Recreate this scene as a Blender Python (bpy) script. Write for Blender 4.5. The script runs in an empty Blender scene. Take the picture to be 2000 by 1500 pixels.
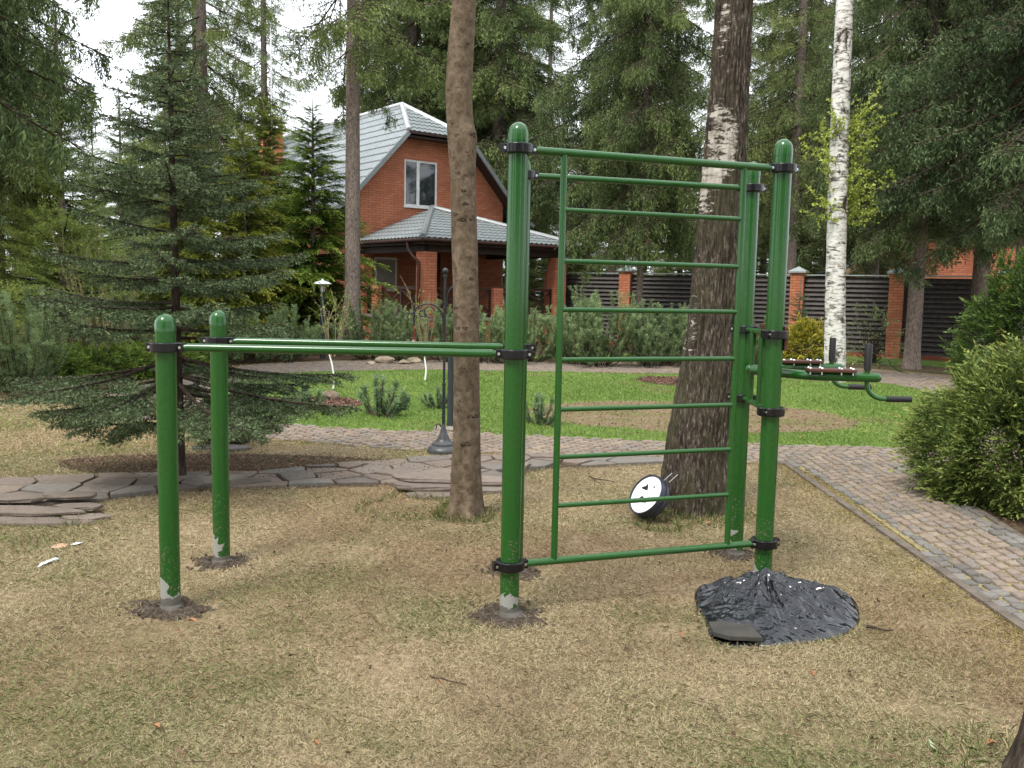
import bpy, math, random
import numpy as np
from mathutils import Vector, Matrix
random.seed(7)
RNG = np.random.default_rng(7)
sc = bpy.context.scene
COL = sc.collection
R = math.radians

# ------------------------------------------------------------------ camera
F = 1780.0; EYE = 1.63
TH = math.atan(.1038); PH = math.asin(.01983)
cf = np.array([0, math.cos(TH), -math.sin(TH)])
r0 = np.array([1., 0, 0]); u0 = np.array([0, math.sin(TH), math.cos(TH)])
cr = r0*math.cos(PH)+u0*math.sin(PH); cu = u0*math.cos(PH)-r0*math.sin(PH)
def ray(x, y): return cf+cr*(x-1000)/F-cu*(y-750)/F
def G(x, y, z=0.):
    d = ray(x, y); t = (z-EYE)/d[2]; return np.array([0, 0, EYE])+d*t
def PY(x, y, Y):
    d = ray(x, y); return np.array([0, 0, EYE])+d*Y/d[1]
def G2(pts): return np.array([G(*p)[:2] for p in pts])

cam = bpy.data.cameras.new('camera'); co = bpy.data.objects.new('camera', cam); COL.objects.link(co)
cam.sensor_fit = 'HORIZONTAL'; cam.sensor_width = 36; cam.lens = 36*F/2000
cam.clip_start = .05; cam.clip_end = 600
M = Matrix(((cr[0], cu[0], -cf[0], 0), (cr[1], cu[1], -cf[1], 0), (cr[2], cu[2], -cf[2], EYE), (0, 0, 0, 1)))
co.matrix_world = M
sc.camera = co

# ------------------------------------------------------------------ world
SUN_EL, SUN_AZ = R(58), R(215)
w = bpy.data.worlds.new('World'); sc.world = w; w.use_nodes = True
nt = w.node_tree; nt.nodes.clear()
sky = nt.nodes.new('ShaderNodeTexSky'); sky.sky_type = 'NISHITA'; sky.sun_disc = False
sky.sun_elevation = SUN_EL; sky.sun_rotation = SUN_AZ
mx = nt.nodes.new('ShaderNodeMix'); mx.data_type = 'RGBA'; mx.inputs[0].default_value = .9
mx.inputs[7].default_value = (10.0, 10.4, 11.0, 1)
bg = nt.nodes.new('ShaderNodeBackground'); bg.inputs[1].default_value = .13
out = nt.nodes.new('ShaderNodeOutputWorld')
nt.links.new(sky.outputs[0], mx.inputs[6]); nt.links.new(mx.outputs[2], bg.inputs[0]); nt.links.new(bg.outputs[0], out.inputs[0])
sl = bpy.data.lights.new('sun', 'SUN'); sl.energy = 2.2; sl.angle = R(16); sl.color = (1, .95, .87)
so = bpy.data.objects.new('sun', sl); COL.objects.link(so)
# sky rotation is measured clockwise from +Y seen from above
sd = Vector((math.sin(SUN_AZ)*math.cos(SUN_EL), math.cos(SUN_AZ)*math.cos(SUN_EL), math.sin(SUN_EL)))
so.rotation_euler = sd.to_track_quat('Z', 'Y').to_euler()
sc.view_settings.view_transform = 'Standard'; sc.view_settings.look = 'None'
sc.view_settings.exposure = 0.80; sc.view_settings.gamma = 1

# ------------------------------------------------------------------ materials
class NB:
    def __init__(s, name, rough=.8, spec=.3):
        s.m = bpy.data.materials.new(name); s.m.use_nodes = True; s.t = s.m.node_tree
        s.t.nodes.clear(); s.o = s.n('ShaderNodeOutputMaterial'); s.p = s.n('ShaderNodeBsdfPrincipled')
        s.l(s.p.outputs[0], s.o.inputs[0]); s.p.inputs['Roughness'].default_value = rough
        s.p.inputs['Specular IOR Level'].default_value = spec
    def n(s, t, **k):
        n = s.t.nodes.new(t)
        for a, b in k.items(): setattr(n, a, b)
        return n
    def l(s, a, b): s.t.links.new(a, b)
    def coord(s, kind='Object', scale=(1, 1, 1)):
        c = s.n('ShaderNodeTexCoord'); m = s.n('ShaderNodeMapping'); m.inputs['Scale'].default_value = scale
        s.l(c.outputs[kind], m.inputs[0]); return m.outputs[0]
    def noise(s, vec, scale, detail=4, rough=.55, dist=0):
        n = s.n('ShaderNodeTexNoise'); n.inputs['Scale'].default_value = scale; n.inputs['Detail'].default_value = detail
        n.inputs['Roughness'].default_value = rough; n.inputs['Distortion'].default_value = dist
        if vec is not None: s.l(vec, n.inputs['Vector'])
        return n.outputs[0]
    def ramp(s, fac, stops):
        r = s.n('ShaderNodeValToRGB'); s.l(fac, r.inputs[0]); e = r.color_ramp.elements
        while len(e) < len(stops): e.new(.5)
        for i, (p, c) in enumerate(stops):
            e[i].position = p; e[i].color = tuple(c)+(1,) if len(c) == 3 else c
        return r.outputs[0]
    def mix(s, fac, a, b, mode='MIX'):
        m = s.n('ShaderNodeMix', data_type='RGBA', blend_type=mode)
        for v, i in ((fac, 0), (a, 6), (b, 7)):
            if isinstance(v, (int, float)): m.inputs[i].default_value = v
            elif isinstance(v, tuple): m.inputs[i].default_value = v+(1,)
            else: s.l(v, m.inputs[i])
        return m.outputs[2]
    def math(s, op, a, b=0.):
        m = s.n('ShaderNodeMath', operation=op)
        for v, i in ((a, 0), (b, 1)):
            if isinstance(v, (int, float)): m.inputs[i].default_value = v
            else: s.l(v, m.inputs[i])
        return m.outputs[0]
    def bump(s, h, st, dist=.01):
        b = s.n('ShaderNodeBump'); b.inputs['Strength'].default_value = st; b.inputs['Distance'].default_value = dist
        s.l(h, b.inputs['Height']); s.l(b.outputs[0], s.p.inputs['Normal'])
    def col(s, c):
        if isinstance(c, tuple): s.p.inputs['Base Color'].default_value = c+(1,)
        else: s.l(c, s.p.inputs['Base Color'])
        return s.m

def m_plain(name, c, rough=.6, metal=0, spec=.4, var=.12, bscale=0):
    b = NB(name, rough, spec); v = b.coord()
    n = b.noise(v, 9, 5)
    f = b.ramp(n, [(.3, tuple(x*(1-var) for x in c)), (.7, tuple(min(1, x*(1+var)) for x in c))])
    b.p.inputs['Metallic'].default_value = metal
    if bscale: b.bump(b.noise(v, bscale, 4), .4, .004)
    return b.col(f)

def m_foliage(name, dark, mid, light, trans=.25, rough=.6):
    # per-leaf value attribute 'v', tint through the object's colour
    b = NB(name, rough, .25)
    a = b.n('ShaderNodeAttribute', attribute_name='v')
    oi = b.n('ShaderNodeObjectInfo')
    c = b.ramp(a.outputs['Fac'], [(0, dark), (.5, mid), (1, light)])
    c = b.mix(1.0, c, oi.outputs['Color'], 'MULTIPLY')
    t = b.n('ShaderNodeBsdfTranslucent'); b.l(c, t.inputs[0])
    ms = b.n('ShaderNodeMixShader'); ms.inputs[0].default_value = trans
    b.l(b.p.outputs[0], ms.inputs[1]); b.l(t.outputs[0], ms.inputs[2]); b.l(ms.outputs[0], b.o.inputs[0])
    return b.col(c)

def m_vcol(name, rough=.8, trans=0, bump=0):
    b = NB(name, rough, .2); a = b.n('ShaderNodeAttribute', attribute_name='col')
    c = a.outputs['Color']
    if bump:
        v = b.coord(); n = b.noise(v, bump, 6, .65); b.bump(n, .6, .01)
        c = b.mix(.55, c, b.ramp(n, [(.3, (.55, .55, .55)), (.7, (1.3, 1.3, 1.3))]), 'MULTIPLY')
    if trans:
        t = b.n('ShaderNodeBsdfTranslucent'); b.l(c, t.inputs[0])
        ms = b.n('ShaderNodeMixShader'); ms.inputs[0].default_value = trans
        b.l(b.p.outputs[0], ms.inputs[1]); b.l(t.outputs[0], ms.inputs[2]); b.l(ms.outputs[0], b.o.inputs[0])
    return b.col(c)

def m_bark(name, c1, c2, c3, vs=(14, 14, 3.5), bs=.8, rough=.9):
    b = NB(name, rough, .15); v = b.coord('Object', vs)
    n = b.noise(v, 1.6, 8, .7, .4)
    v2 = b.coord('Object', (3, 3, 1)); n2 = b.noise(v2, 1.3, 4)
    c = b.ramp(n, [(.32, c1), (.5, c2), (.68, c3)])
    c = b.mix(.5, c, b.ramp(n2, [(.35, (.55, .55, .5)), (.65, (1.25, 1.2, 1.2))]), 'MULTIPLY')
    b.bump(n, bs, .02)
    return b.col(c)

def m_paint():
    b = NB('green_paint', .2, .45)
    v = b.coord()
    n = b.noise(v, 55, 3)
    c = b.ramp(n, [(.3, (.012, .070, .010)), (.7, (.016, .086, .014))])
    b.p.inputs['Coat Weight'].default_value = .15; b.p.inputs['Coat Roughness'].default_value = .12
    b.bump(n, .05, .002)
    return b.col(c)
def m_post():
    # green paint with bare primer and cement smears just above the soil
    b = NB('green_post_paint', .2, .4); v = b.coord()
    sep = b.n('ShaderNodeSeparateXYZ'); b.l(v, sep.inputs[0])
    oi = b.n('ShaderNodeObjectInfo')
    add = b.n('ShaderNodeVectorMath', operation='ADD'); b.l(v, add.inputs[0]); b.l(oi.outputs['Random'], add.inputs[1])
    n = b.noise(add.outputs[0], 9, 4, .5, .8); n3 = b.noise(add.outputs[0], 60, 3)
    side = b.math('MULTIPLY', sep.outputs[0], 1.4)          # more wear towards -x
    lim = b.math('SUBTRACT', b.math('MULTIPLY', n, .55), b.math('ADD', side, .17))
    fac = b.math('GREATER_THAN', lim, sep.outputs[2])
    cem = b.math('GREATER_THAN', b.math('MULTIPLY', n, .12), sep.outputs[2])
    g = b.ramp(n3, [(.3, (.012, .070, .010)), (.7, (.016, .086, .014))])
    sv = b.noise(b.coord('Object', (26, 26, 5)), 2.2, 6, .7, .6); g = b.mix(b.ramp(sv, [(.62, (0, 0, 0)), (.70, (.5, .5, .5))]), g, (.045, .12, .05))
    mud = b.math('MULTIPLY', b.math('GREATER_THAN', b.noise(add.outputs[0], 90, 3), .60), b.math('LESS_THAN', sep.outputs[2], b.math('MULTIPLY', n, .75))); g = b.mix(b.math('MULTIPLY', mud, .7), g, (.13, .11, .08))
    c = b.mix(fac, g, (.27, .27, .245)); c = b.mix(cem, c, (.12, .11, .095))
    b.p.inputs['Coat Weight'].default_value = .15; b.p.inputs['Coat Roughness'].default_value = .12
    return b.col(c)

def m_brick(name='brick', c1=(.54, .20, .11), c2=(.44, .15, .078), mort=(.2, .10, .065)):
    b = NB(name, .85, .2); c = b.n('ShaderNodeTexCoord'); s = b.n('ShaderNodeSeparateXYZ'); b.l(c.outputs['Object'], s.inputs[0])
    cb = b.n('ShaderNodeCombineXYZ'); b.l(b.math('ADD', s.outputs[0], s.outputs[1]), cb.inputs[0]); b.l(s.outputs[2], cb.inputs[1])
    t = b.n('ShaderNodeTexBrick'); b.l(cb.outputs[0], t.inputs[0])
    t.inputs['Color1'].default_value = c1+(1,); t.inputs['Color2'].default_value = c2+(1,); t.inputs['Mortar'].default_value = mort+(1,)
    t.inputs['Scale'].default_value = 1; t.inputs['Mortar Size'].default_value = .008; t.inputs['Brick Width'].default_value = .26
    t.inputs['Row Height'].default_value = .075; t.inputs['Mortar Smooth'].default_value = .3
    n = b.noise(c.outputs['Object'], 1.7, 5)
    col = b.mix(.5, t.outputs[0], b.ramp(n, [(.3, (.75, .75, .75)), (.7, (1.2, 1.15, 1.15))]), 'MULTIPLY')
    b.bump(b.math('SUBTRACT', 1., t.outputs[1]), .5, .008)
    return b.col(col)

def m_ground(name, stops, sc1=.6, sc2=22, patch=None, bump=.5):
    b = NB(name, .95, .1); v = b.coord()
    n = b.noise(v, sc2, 9, .72); c = b.ramp(n, stops)
    n1 = b.noise(v, sc1, 5, .6)
    if patch: c = b.mix(b.ramp(n1, [(.45, (0, 0, 0)), (.65, (1, 1, 1))]), c, b.mix(.7, c, patch))
    b.bump(n, bump, .03)
    return b.col(c)

def m_birch(name, white=.6, attr=False):
    b = NB(name, .75, .2)
    v = b.coord('Object', (3, 3, 11)); vv = b.coord('Object', (16, 16, 4)); v3 = b.coord('Object', (2.2, 2.2, 1.4)); vv = b.coord('Object', (34, 34, 8) if attr else (16, 16, 4))
    marks = b.noise(v, 1.9, 6, .7, .6)
    wh = b.ramp(marks, [(.34, (.03, .027, .024)), (.43, (.25, .23, .20)), (.51, (.62, .60, .56)), (.8, (.76, .75, .72))])
    rn = b.noise(vv, 1.7, 8, .72, .5)
    dk = b.ramp(rn, [(.36, (.010, .008, .006)), (.46, (.038, .029, .021)), (.56, (.088, .068, .05)), (.66, (.27, .235, .19))])
    big = b.noise(v3, 1.6, 6, .65, .5)
    if attr:
        at_ = b.n('ShaderNodeAttribute', attribute_name='v'); st_ = b.noise(b.coord('Object', (7, 7, 26)), 1.5, 7, .75, .5)
        f = b.ramp(b.math('ADD', at_.outputs['Fac'], b.math('MULTIPLY', b.math('SUBTRACT', st_, .5), 1.5)), [(.49, (0, 0, 0)), (.53, (1, 1, 1))])
    else: f = b.ramp(big, [(white-.03, (0, 0, 0)), (white+.03, (1, 1, 1))])
    if attr: wh = b.mix(1.0, wh, (.66, .63, .58), 'MULTIPLY'); dk = b.mix(b.ramp(big, [(.45, (0, 0, 0)), (.6, (.45, .45, .45))]), dk, (.06, .06, .025))
    c = b.mix(f, dk, wh)
    hb = b.mix(f, rn, b.math('MULTIPLY', marks, .15)); b.bump(hb, .9, .02)
    return b.col(c)

MAT = {}
def mats():
    m = MAT
    m['paint'] = m_paint(); m['post'] = m_post()
    m['clamp'] = m_plain('black_clamp', (.006, .006, .007), .25, 0, .4)
    m['bolt'] = m_plain('steel_bolt', (.6, .6, .6), .25, 1, .5)
    m['grip'] = m_plain('black_rubber', (.012, .012, .013), .6)
    m['slatwood'] = m_plain('brown_board', (.075, .028, .018), .45)
    m['iron'] = m_plain('dark_iron', (.018, .019, .02), .45, .2, .5, .25, 60)
    m['base_iron'] = m_plain('painted_iron', (.05, .052, .055), .4, .2, .5, .25, 60)
    m['brick'] = m_brick()
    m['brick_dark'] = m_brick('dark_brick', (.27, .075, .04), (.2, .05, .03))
    m['roof'] = m_plain('grey_green_roof', (.20, .225, .23), .3, 0, .6, .15)
    m['roofcap'] = m_plain('pale_metal_cap', (.52, .54, .55), .3, .2, .6)
    m['white'] = m_plain('white_frame', (.78, .78, .77), .4)
    m['darkwood'] = m_plain('dark_brown_wood', (.045, .02, .014), .55, 0, .3, .3)
    m['soffit'] = m_plain('brown_soffit', (.04, .022, .016), .7)
    m['glass'] = m_plain('window_glass', (.02, .025, .03), .05, 0, .9)
    m['blind'] = m_plain('pale_blind', (.35, .33, .28), .7)
    m['fence'] = m_plain('dark_fence_board', (.062, .052, .047), .6, 0, .3, .35)
    m['capgreen'] = m_plain('pale_pillar_cap', (.36, .41, .40), .35, .3, .6)
    m['stone'] = m_plain('flat_stone', (.23, .2, .18), .85, 0, .2, .25, 25)
    m['boulder'] = m_ground('mossy_boulder', [(.3, (.015, .015, .011)), (.5, (.04, .036, .027)), (.7, (.09, .075, .06))], 2, 6, (.05, .06, .02))
    m['rock'] = m_ground('brown_rock', [(.3, (.08, .06, .045)), (.7, (.26, .2, .15))], 2, 9)
    m['slab'] = m_vcol('flagstone', .85, 0, 22)
    m['cobble'] = m_vcol('cobble_stone', .85, 0, 40)
    m['blade'] = m_vcol('grass_blade', .75, .3)
    m['bark_spruce'] = m_bark('spruce_bark', (.06, .045, .037), (.18, .145, .125), (.32, .27, .235), (22, 22, 9))
    m['bark_brown'] = m_bark('brown_bark', (.06, .042, .027), (.128, .096, .064), (.195, .155, .112), (12, 12, 10), .7)
    m['bark_dark'] = m_bark('dark_bark', (.012, .009, .007), (.05, .037, .028), (.11, .085, .065), (14, 14, 5), 1)
    m['birch_rough'] = m_birch('rough_birch_bark', .575, True); m['birch_white'] = m_birch('white_birch_bark', .42)
    m['knot'] = m_bark('knot_bark', (.025, .018, .012), (.07, .05, .036), (.15, .115, .09), (40, 40, 40), .6)
    m['whitewash'] = m_plain('whitewashed_bark', (.8, .8, .78), .8)
    m['twig'] = m_plain('twig_bark', (.055, .04, .03), .9, 0, .1, .3)
    m['palewig'] = m_plain('pale_twig', (.24, .19, .13), .9, 0, .1, .3)
    m['fir'] = m_foliage('fir_needles', (.034, .056, .022), (.08, .122, .05), (.18, .23, .115), .22)
    m['spruce'] = m_foliage('spruce_needles', (.045, .06, .028), (.12, .155, .065), (.25, .28, .12), .32)
    m['hemlock'] = m_foliage('yellow_green_foliage', (.04, .065, .012), (.15, .19, .035), (.38, .39, .09), .35)
    m['pine'] = m_foliage('pine_needles', (.07, .09, .045), (.22, .255, .14), (.42, .45, .28), .3)
    m['juniper'] = m_foliage('juniper_fronds', (.025, .042, .01), (.10, .14, .03), (.36, .36, .11), .3)
    m['leaf'] = m_foliage('young_leaves', (.12, .18, .02), (.30, .38, .06), (.55, .6, .16), .4)
    m['redtwig'] = m_foliage('red_brown_twigs', (.12, .06, .03), (.32, .17, .10), (.5, .33, .22), .1)
mats()

# ------------------------------------------------------------------ helpers
def mk(name, V, Fc, mat, parent=None, smooth=False, val=None, colr=None, bevel=0, mats_=None):
    V = np.asarray(V, dtype=np.float32).reshape(-1, 3)
    me = bpy.data.meshes.new(name)
    if isinstance(Fc, np.ndarray) and Fc.ndim == 2:
        n, k = Fc.shape
        me.vertices.add(len(V)); me.vertices.foreach_set('co', V.ravel())
        me.loops.add(n*k); me.loops.foreach_set('vertex_index', Fc.astype(np.int32).ravel())
        me.polygons.add(n); me.polygons.foreach_set('loop_start', np.arange(0, n*k, k, dtype=np.int32))
        try: me.polygons.foreach_set('loop_total', np.full(n, k, dtype=np.int32))
        except Exception: pass
        me.update(calc_edges=True)
    else:
        me.from_pydata([tuple(map(float, v)) for v in V], [], [list(map(int, f)) for f in Fc]); me.update()
    if smooth:
        me.polygons.foreach_set('use_smooth', np.ones(len(me.polygons), dtype=bool))
        if len(me.polygons) < 4000: me.set_sharp_from_angle(angle=.75)
    if val is not None:
        a = me.attributes.new('v', 'FLOAT', 'POINT'); a.data.foreach_set('value', np.asarray(val, dtype=np.float32).ravel())
    if colr is not None:
        a = me.attributes.new('col', 'FLOAT_COLOR', 'POINT')
        c = np.ones((len(V), 4), dtype=np.float32); c[:, :3] = colr; a.data.foreach_set('color', c.ravel())
    me.materials.append(mat)
    o = bpy.data.objects.new(name, me); COL.objects.link(o)
    if parent is not None: o.parent = parent
    if bevel:
        md = o.modifiers.new('bevel', 'BEVEL'); md.width = bevel; md.segments = 2; md.limit_method = 'ANGLE'
    return o
def tag(o, label=None, cat=None, group=None, kind=None):
    if label: o['label'] = label
    if cat: o['category'] = cat
    if group: o['group'] = group
    if kind: o['kind'] = kind
    return o
def empty(name, loc, rz=0, **k):
    o = bpy.data.objects.new(name, None); COL.objects.link(o); o.location = Vector([float(x) for x in loc]); o.rotation_euler = (0, 0, rz)
    o.empty_display_size = .1
    return tag(o, **k)

class MB:
    """collects shapes into one mesh"""
    def __init__(s): s.V = []; s.F = []; s.n = 0
    def add(s, V, Fc):
        V = np.asarray(V, float).reshape(-1, 3); s.V.append(V); s.F += [[i+s.n for i in f] for f in Fc]; s.n += len(V); return s
    def box(s, x0, y0, z0, x1, y1, z1):
        return s.add([(x0, y0, z0), (x1, y0, z0), (x1, y1, z0), (x0, y1, z0), (x0, y0, z1), (x1, y0, z1), (x1, y1, z1), (x0, y1, z1)],
                     [(0, 3, 2, 1), (4, 5, 6, 7), (0, 1, 5, 4), (1, 2, 6, 5), (2, 3, 7, 6), (3, 0, 4, 7)])
    def tube(s, pts, rad, n=16, cap=True): return s.add(*tube(pts, rad, n, cap))
    def beam(s, p, q, w, h):
        """rectangular bar from p to q, w sideways, h upwards"""
        p = np.array(p, float); q = np.array(q, float); d = q-p; d /= np.linalg.norm(d)
        up = np.array([0, 0, 1.]) if abs(d[2]) < .95 else np.array([0, 1., 0])
        sx = np.cross(d, up); sx /= np.linalg.norm(sx); u = np.cross(sx, d)
        V = [a+sx*w/2*i+u*h/2*j for a in (p, q) for i, j in ((-1, -1), (1, -1), (1, 1), (-1, 1))]
        return s.add(V, [(0, 3, 2, 1), (4, 5, 6, 7), (0, 1, 5, 4), (1, 2, 6, 5), (2, 3, 7, 6), (3, 0, 4, 7)])
    def lathe(s, prof, c=(0, 0, 0), n=24):
        V = []; Fc = []
        for r_, z in prof:
            for k in range(n):
                a = 2*math.pi*k/n; V.append((c[0]+r_*math.cos(a), c[1]+r_*math.sin(a), c[2]+z))
        for i in range(len(prof)-1):
            for k in range(n):
                Fc.append((i*n+k, i*n+(k+1) % n, (i+1)*n+(k+1) % n, (i+1)*n+k))
        return s.add(V, Fc)
    def prism(s, poly, z0, z1):
        n = len(poly); V = [(p[0], p[1], z0) for p in poly]+[(p[0], p[1], z1) for p in poly]
        return s.add(V, [list(range(n))[::-1], list(range(n, 2*n))]+[(i, (i+1) % n, n+(i+1) % n, n+i) for i in range(n)])
    def build(s, name, mat, parent=None, smooth=False, bevel=0, off=None):
        V = np.concatenate(s.V)
        if off is not None: V = V-np.array(off, float)
        return mk(name, V, s.F, mat, parent, smooth, bevel=bevel)

def tube(pts, rad, n=12, cap=True):
    P = np.array(pts, float); m = len(P)
    rad = np.full(m, rad, float) if np.isscalar(rad) else np.array(rad, float)
    T = np.gradient(P, axis=0); T /= np.linalg.norm(T, axis=1)[:, None]+1e-9
    ref = np.array([0, 0, 1.]) if abs(T[0][2]) < .9 else np.array([0, 1., 0])
    V = []
    a = np.arange(n)*2*math.pi/n
    for i in range(m):
        sx = np.cross(ref, T[i]); sx /= np.linalg.norm(sx)+1e-9; u = np.cross(T[i], sx)
        V.append(P[i]+rad[i]*(np.cos(a)[:, None]*sx+np.sin(a)[:, None]*u))
    Fc = [(i*n+k, i*n+(k+1) % n, (i+1)*n+(k+1) % n, (i+1)*n+k) for i in range(m-1) for k in range(n)]
    if cap: Fc += [list(range(n))[::-1], list(range((m-1)*n, m*n))]
    return np.concatenate(V), Fc

_perm = np.random.default_rng(3).permutation(256)
_perm = np.concatenate([_perm, _perm, _perm])
def vn(p):
    p = np.asarray(p, float); i = np.floor(p).astype(int); f = p-i; f = f*f*(3-2*f); i &= 255
    def h(a, b, c): return _perm[_perm[_perm[(i[..., 0]+a) & 255]+((i[..., 1]+b) & 255)]+((i[..., 2]+c) & 255)]/255.
    x, y, z = f[..., 0], f[..., 1], f[..., 2]
    l = lambda a, b, t: a+(b-a)*t
    return l(l(l(h(0, 0, 0), h(1, 0, 0), x), l(h(0, 1, 0), h(1, 1, 0), x), y), l(l(h(0, 0, 1), h(1, 0, 1), x), l(h(0, 1, 1), h(1, 1, 1), x), y), z)
def fbm(p, o=4):
    p = np.asarray(p, float); s = 0; a = .5; t = 0
    for k in range(o): s = s+a*vn(p*2**k+k*17.3); t += a; a *= .5
    return s/t
def n2(x, y, sc_, o=4): return fbm(np.stack([x*sc_, y*sc_, np.zeros_like(x)+.5], -1), o)

def inpoly(P, poly):
    x, y = P[:, 0], P[:, 1]; c = np.zeros(len(P), bool); n = len(poly); j = n-1
    for i in range(n):
        xi, yi = poly[i]; xj, yj = poly[j]
        c ^= ((yi > y) != (yj > y)) & (x < (xj-xi)*(y-yi)/(yj-yi+1e-12)+xi); j = i
    return c
def unit(a): return a/(np.linalg.norm(a, axis=-1, keepdims=True)+1e-9)

# ------------------------------------------------------------------ foliage primitives (all arrays)
class Leaves:
    def __init__(s): s.V = []; s.v = []
    def kites(s, P, D, L, W, val, rng, side=None, bend=0):
        n = len(P); D = unit(D)
        if side is None: side = rng.normal(size=(n, 3))
        S = unit(np.cross(D, side)); L = np.broadcast_to(L, n)[:, None]; W = np.broadcast_to(W, n)[:, None]
        tip = P+D*L; tip[:, 2] -= bend*L[:, 0]
        mid = P+D*L*.42
        s.V.append(np.stack([P, mid+S*W/2, tip, mid-S*W/2], 1).reshape(-1, 3))
        s.v.append(np.repeat(np.clip(val, 0, 1), 4))
    def arr(s): return np.concatenate(s.V), np.concatenate(s.v)
    def build(s, name, mat, parent=None, off=None):
        V, v = s.arr()
        if off is not None: V = V-np.array(off)
        return mk(name, V, np.arange(len(V)).reshape(-1, 4), mat, parent, val=v)

def needles(lv, A, B, dens, nl, nw, rng, spread=.8, flat=False, val=.5, vr=.25, nmin=1):
    """needles along the segments A-B"""
    A = np.asarray(A); B = np.asarray(B); d = B-A; ln = np.linalg.norm(d, axis=1)
    cnt = np.maximum(nmin, (ln*dens+rng.random(len(A))).astype(int)); idx = np.repeat(np.arange(len(A)), cnt)
    t = rng.random(len(idx)); P = A[idx]+d[idx]*t[:, None]; ax = unit(d[idx])
    rd = rng.normal(size=(len(idx), 3))
    if flat: rd[:, 2] *= .35
    rd = unit(rd-ax*(rd*ax).sum(1)[:, None])
    D = ax*(1-spread*.5)+rd*spread
    vv = (val[idx] if isinstance(val, np.ndarray) else val)+rng.normal(size=len(idx))*vr*.5
    lv.kites(P, D, nl*rng.uniform(.7, 1.2, len(idx)), nw, vv, rng)

def fronds(lv, P, D, L, rng, m=10, lf=.35, wf=.1, droop=.25, val=.5, up=None, vtip=.25):
    """flat feathery sprays: m leaflets alternating on both sides of each axis"""
    n = len(P); D = unit(D)
    if up is None: up = np.tile([0, 0, 1.], (n, 1))+rng.normal(size=(n, 3))*.35
    S = unit(np.cross(D, up)); L = np.broadcast_to(L, n); val = np.broadcast_to(val, n)
    for k in range(m):
        t = (k+.5)/m; sg = 1 if k % 2 else -1
        b = P+D*(L*t)[:, None]; b[:, 2] -= droop*L*t*t
        a = rng.uniform(.5, 1.0, n)[:, None]*sg
        d = D*np.cos(a)+S*np.sin(a); d[:, 2] -= droop*.9*t
        ll = L*lf*(1.15-t)*rng.uniform(.7, 1.2, n)
        lv.kites(b, d, ll, L*wf, val+vtip*(t-.5)+rng.normal(size=n)*.1, rng, side=unit(up)*1.0+rng.normal(size=(n, 3))*.4)
    b = P+D*(L*.85)[:, None]; b[:, 2] -= droop*L*.72
    d = D.copy(); d[:, 2] -= droop*1.4
    lv.kites(b, d, L*.3, L*wf, val+vtip*.6, rng)

# ------------------------------------------------------------------ polygons on the ground
lawn_px = [(440, 762), (470, 742), (560, 729), (700, 725), (830, 723), (1000, 726), (1300, 731), (1500, 735), (1640, 742), (1760, 752), (1900, 790), (1960, 830), (1900, 868),
           (1790, 878), (1600, 874), (1310, 864), (1000, 852), (870, 846), (700, 840), (560, 832), (480, 815), (430, 790)]
ring_px = [(300, 745), (420, 724), (520, 712), (700, 706), (830, 704), (1000, 707), (1300, 713), (1500, 716), (1700, 724), (1850, 738), (2100, 790), (2200, 860), (2150, 905), (1790, 905),
           (1540, 908), (1250, 898), (1000, 887), (900, 885), (760, 879), (640, 868), (560, 862), (440, 850), (330, 830), (230, 812), (200, 780), (230, 758)]
right_px = [(1250, 897), (1540, 890), (1800, 884), (1850, 905), (1775, 917), (1990, 1054), (2300, 1240), (2900, 1640), (2700, 1700), (2003, 1226), (1760, 1050), (1600, 935), (1540, 908)]
LAWN = G2(lawn_px); RING = G2(ring_px); RIGHT = G2(right_px)
flag_up = G2([(-400, 938), (0, 937), (200, 930), (400, 927), (600, 916), (760, 902), (900, 893), (1060, 894), (1250, 898)])
flag_lo = G2([(-400, 1010), (0, 1000), (160, 985), (350, 962), (550, 955), (760, 950), (960, 950), (1060, 918), (1250, 909)])
FLAG = np.concatenate([flag_up, flag_lo[::-1]])
def ellipse(c, rx, ry, n=48, j=.12, seed=0, rot=0):
    r_ = np.random.default_rng(seed); a = np.arange(n)*2*math.pi/n
    rr = 1+j*(fbm(np.stack([np.cos(a)*2.2+seed, np.sin(a)*2.2, np.zeros(n)+.5], -1), 4)-.5)*2+r_.normal(size=n)*j*.12
    x = np.cos(a)*rx*rr; y = np.sin(a)*ry*rr
    return np.stack([c[0]+x*math.cos(rot)-y*math.sin(rot), c[1]+x*math.sin(rot)+y*math.cos(rot)], -1)
def smooth_poly(P, k=3, jit=0, seed=0):
    r_ = np.random.default_rng(seed)
    for _ in range(k):
        Q = np.roll(P, -1, 0); P = np.stack([P*.75+Q*.25, P*.25+Q*.75], 1).reshape(-1, 2)
    return P+r_.normal(size=P.shape)*jit
LAWN = smooth_poly(LAWN, 3, .012)
RING = smooth_poly(RING, 3)
def sheet(name, poly, z, mat, kind='structure'):
    me = bpy.data.meshes.new(name); o = bpy.data.objects.new(name, me); COL.objects.link(o)
    from mathutils.geometry import tessellate_polygon
    pv = [Vector((p[0], p[1], 0)) for p in poly]; tr = tessellate_polygon([pv])
    Fc = []
    for t in tr:
        a, b, c = (pv[i] for i in t)
        Fc.append(t if (b-a).cross(c-a).z > 0 else t[::-1])
    me.from_pydata([(p[0], p[1], z) for p in poly], [], Fc); me.update(); me.materials.append(mat)
    tag(o, kind=kind); return o

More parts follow.
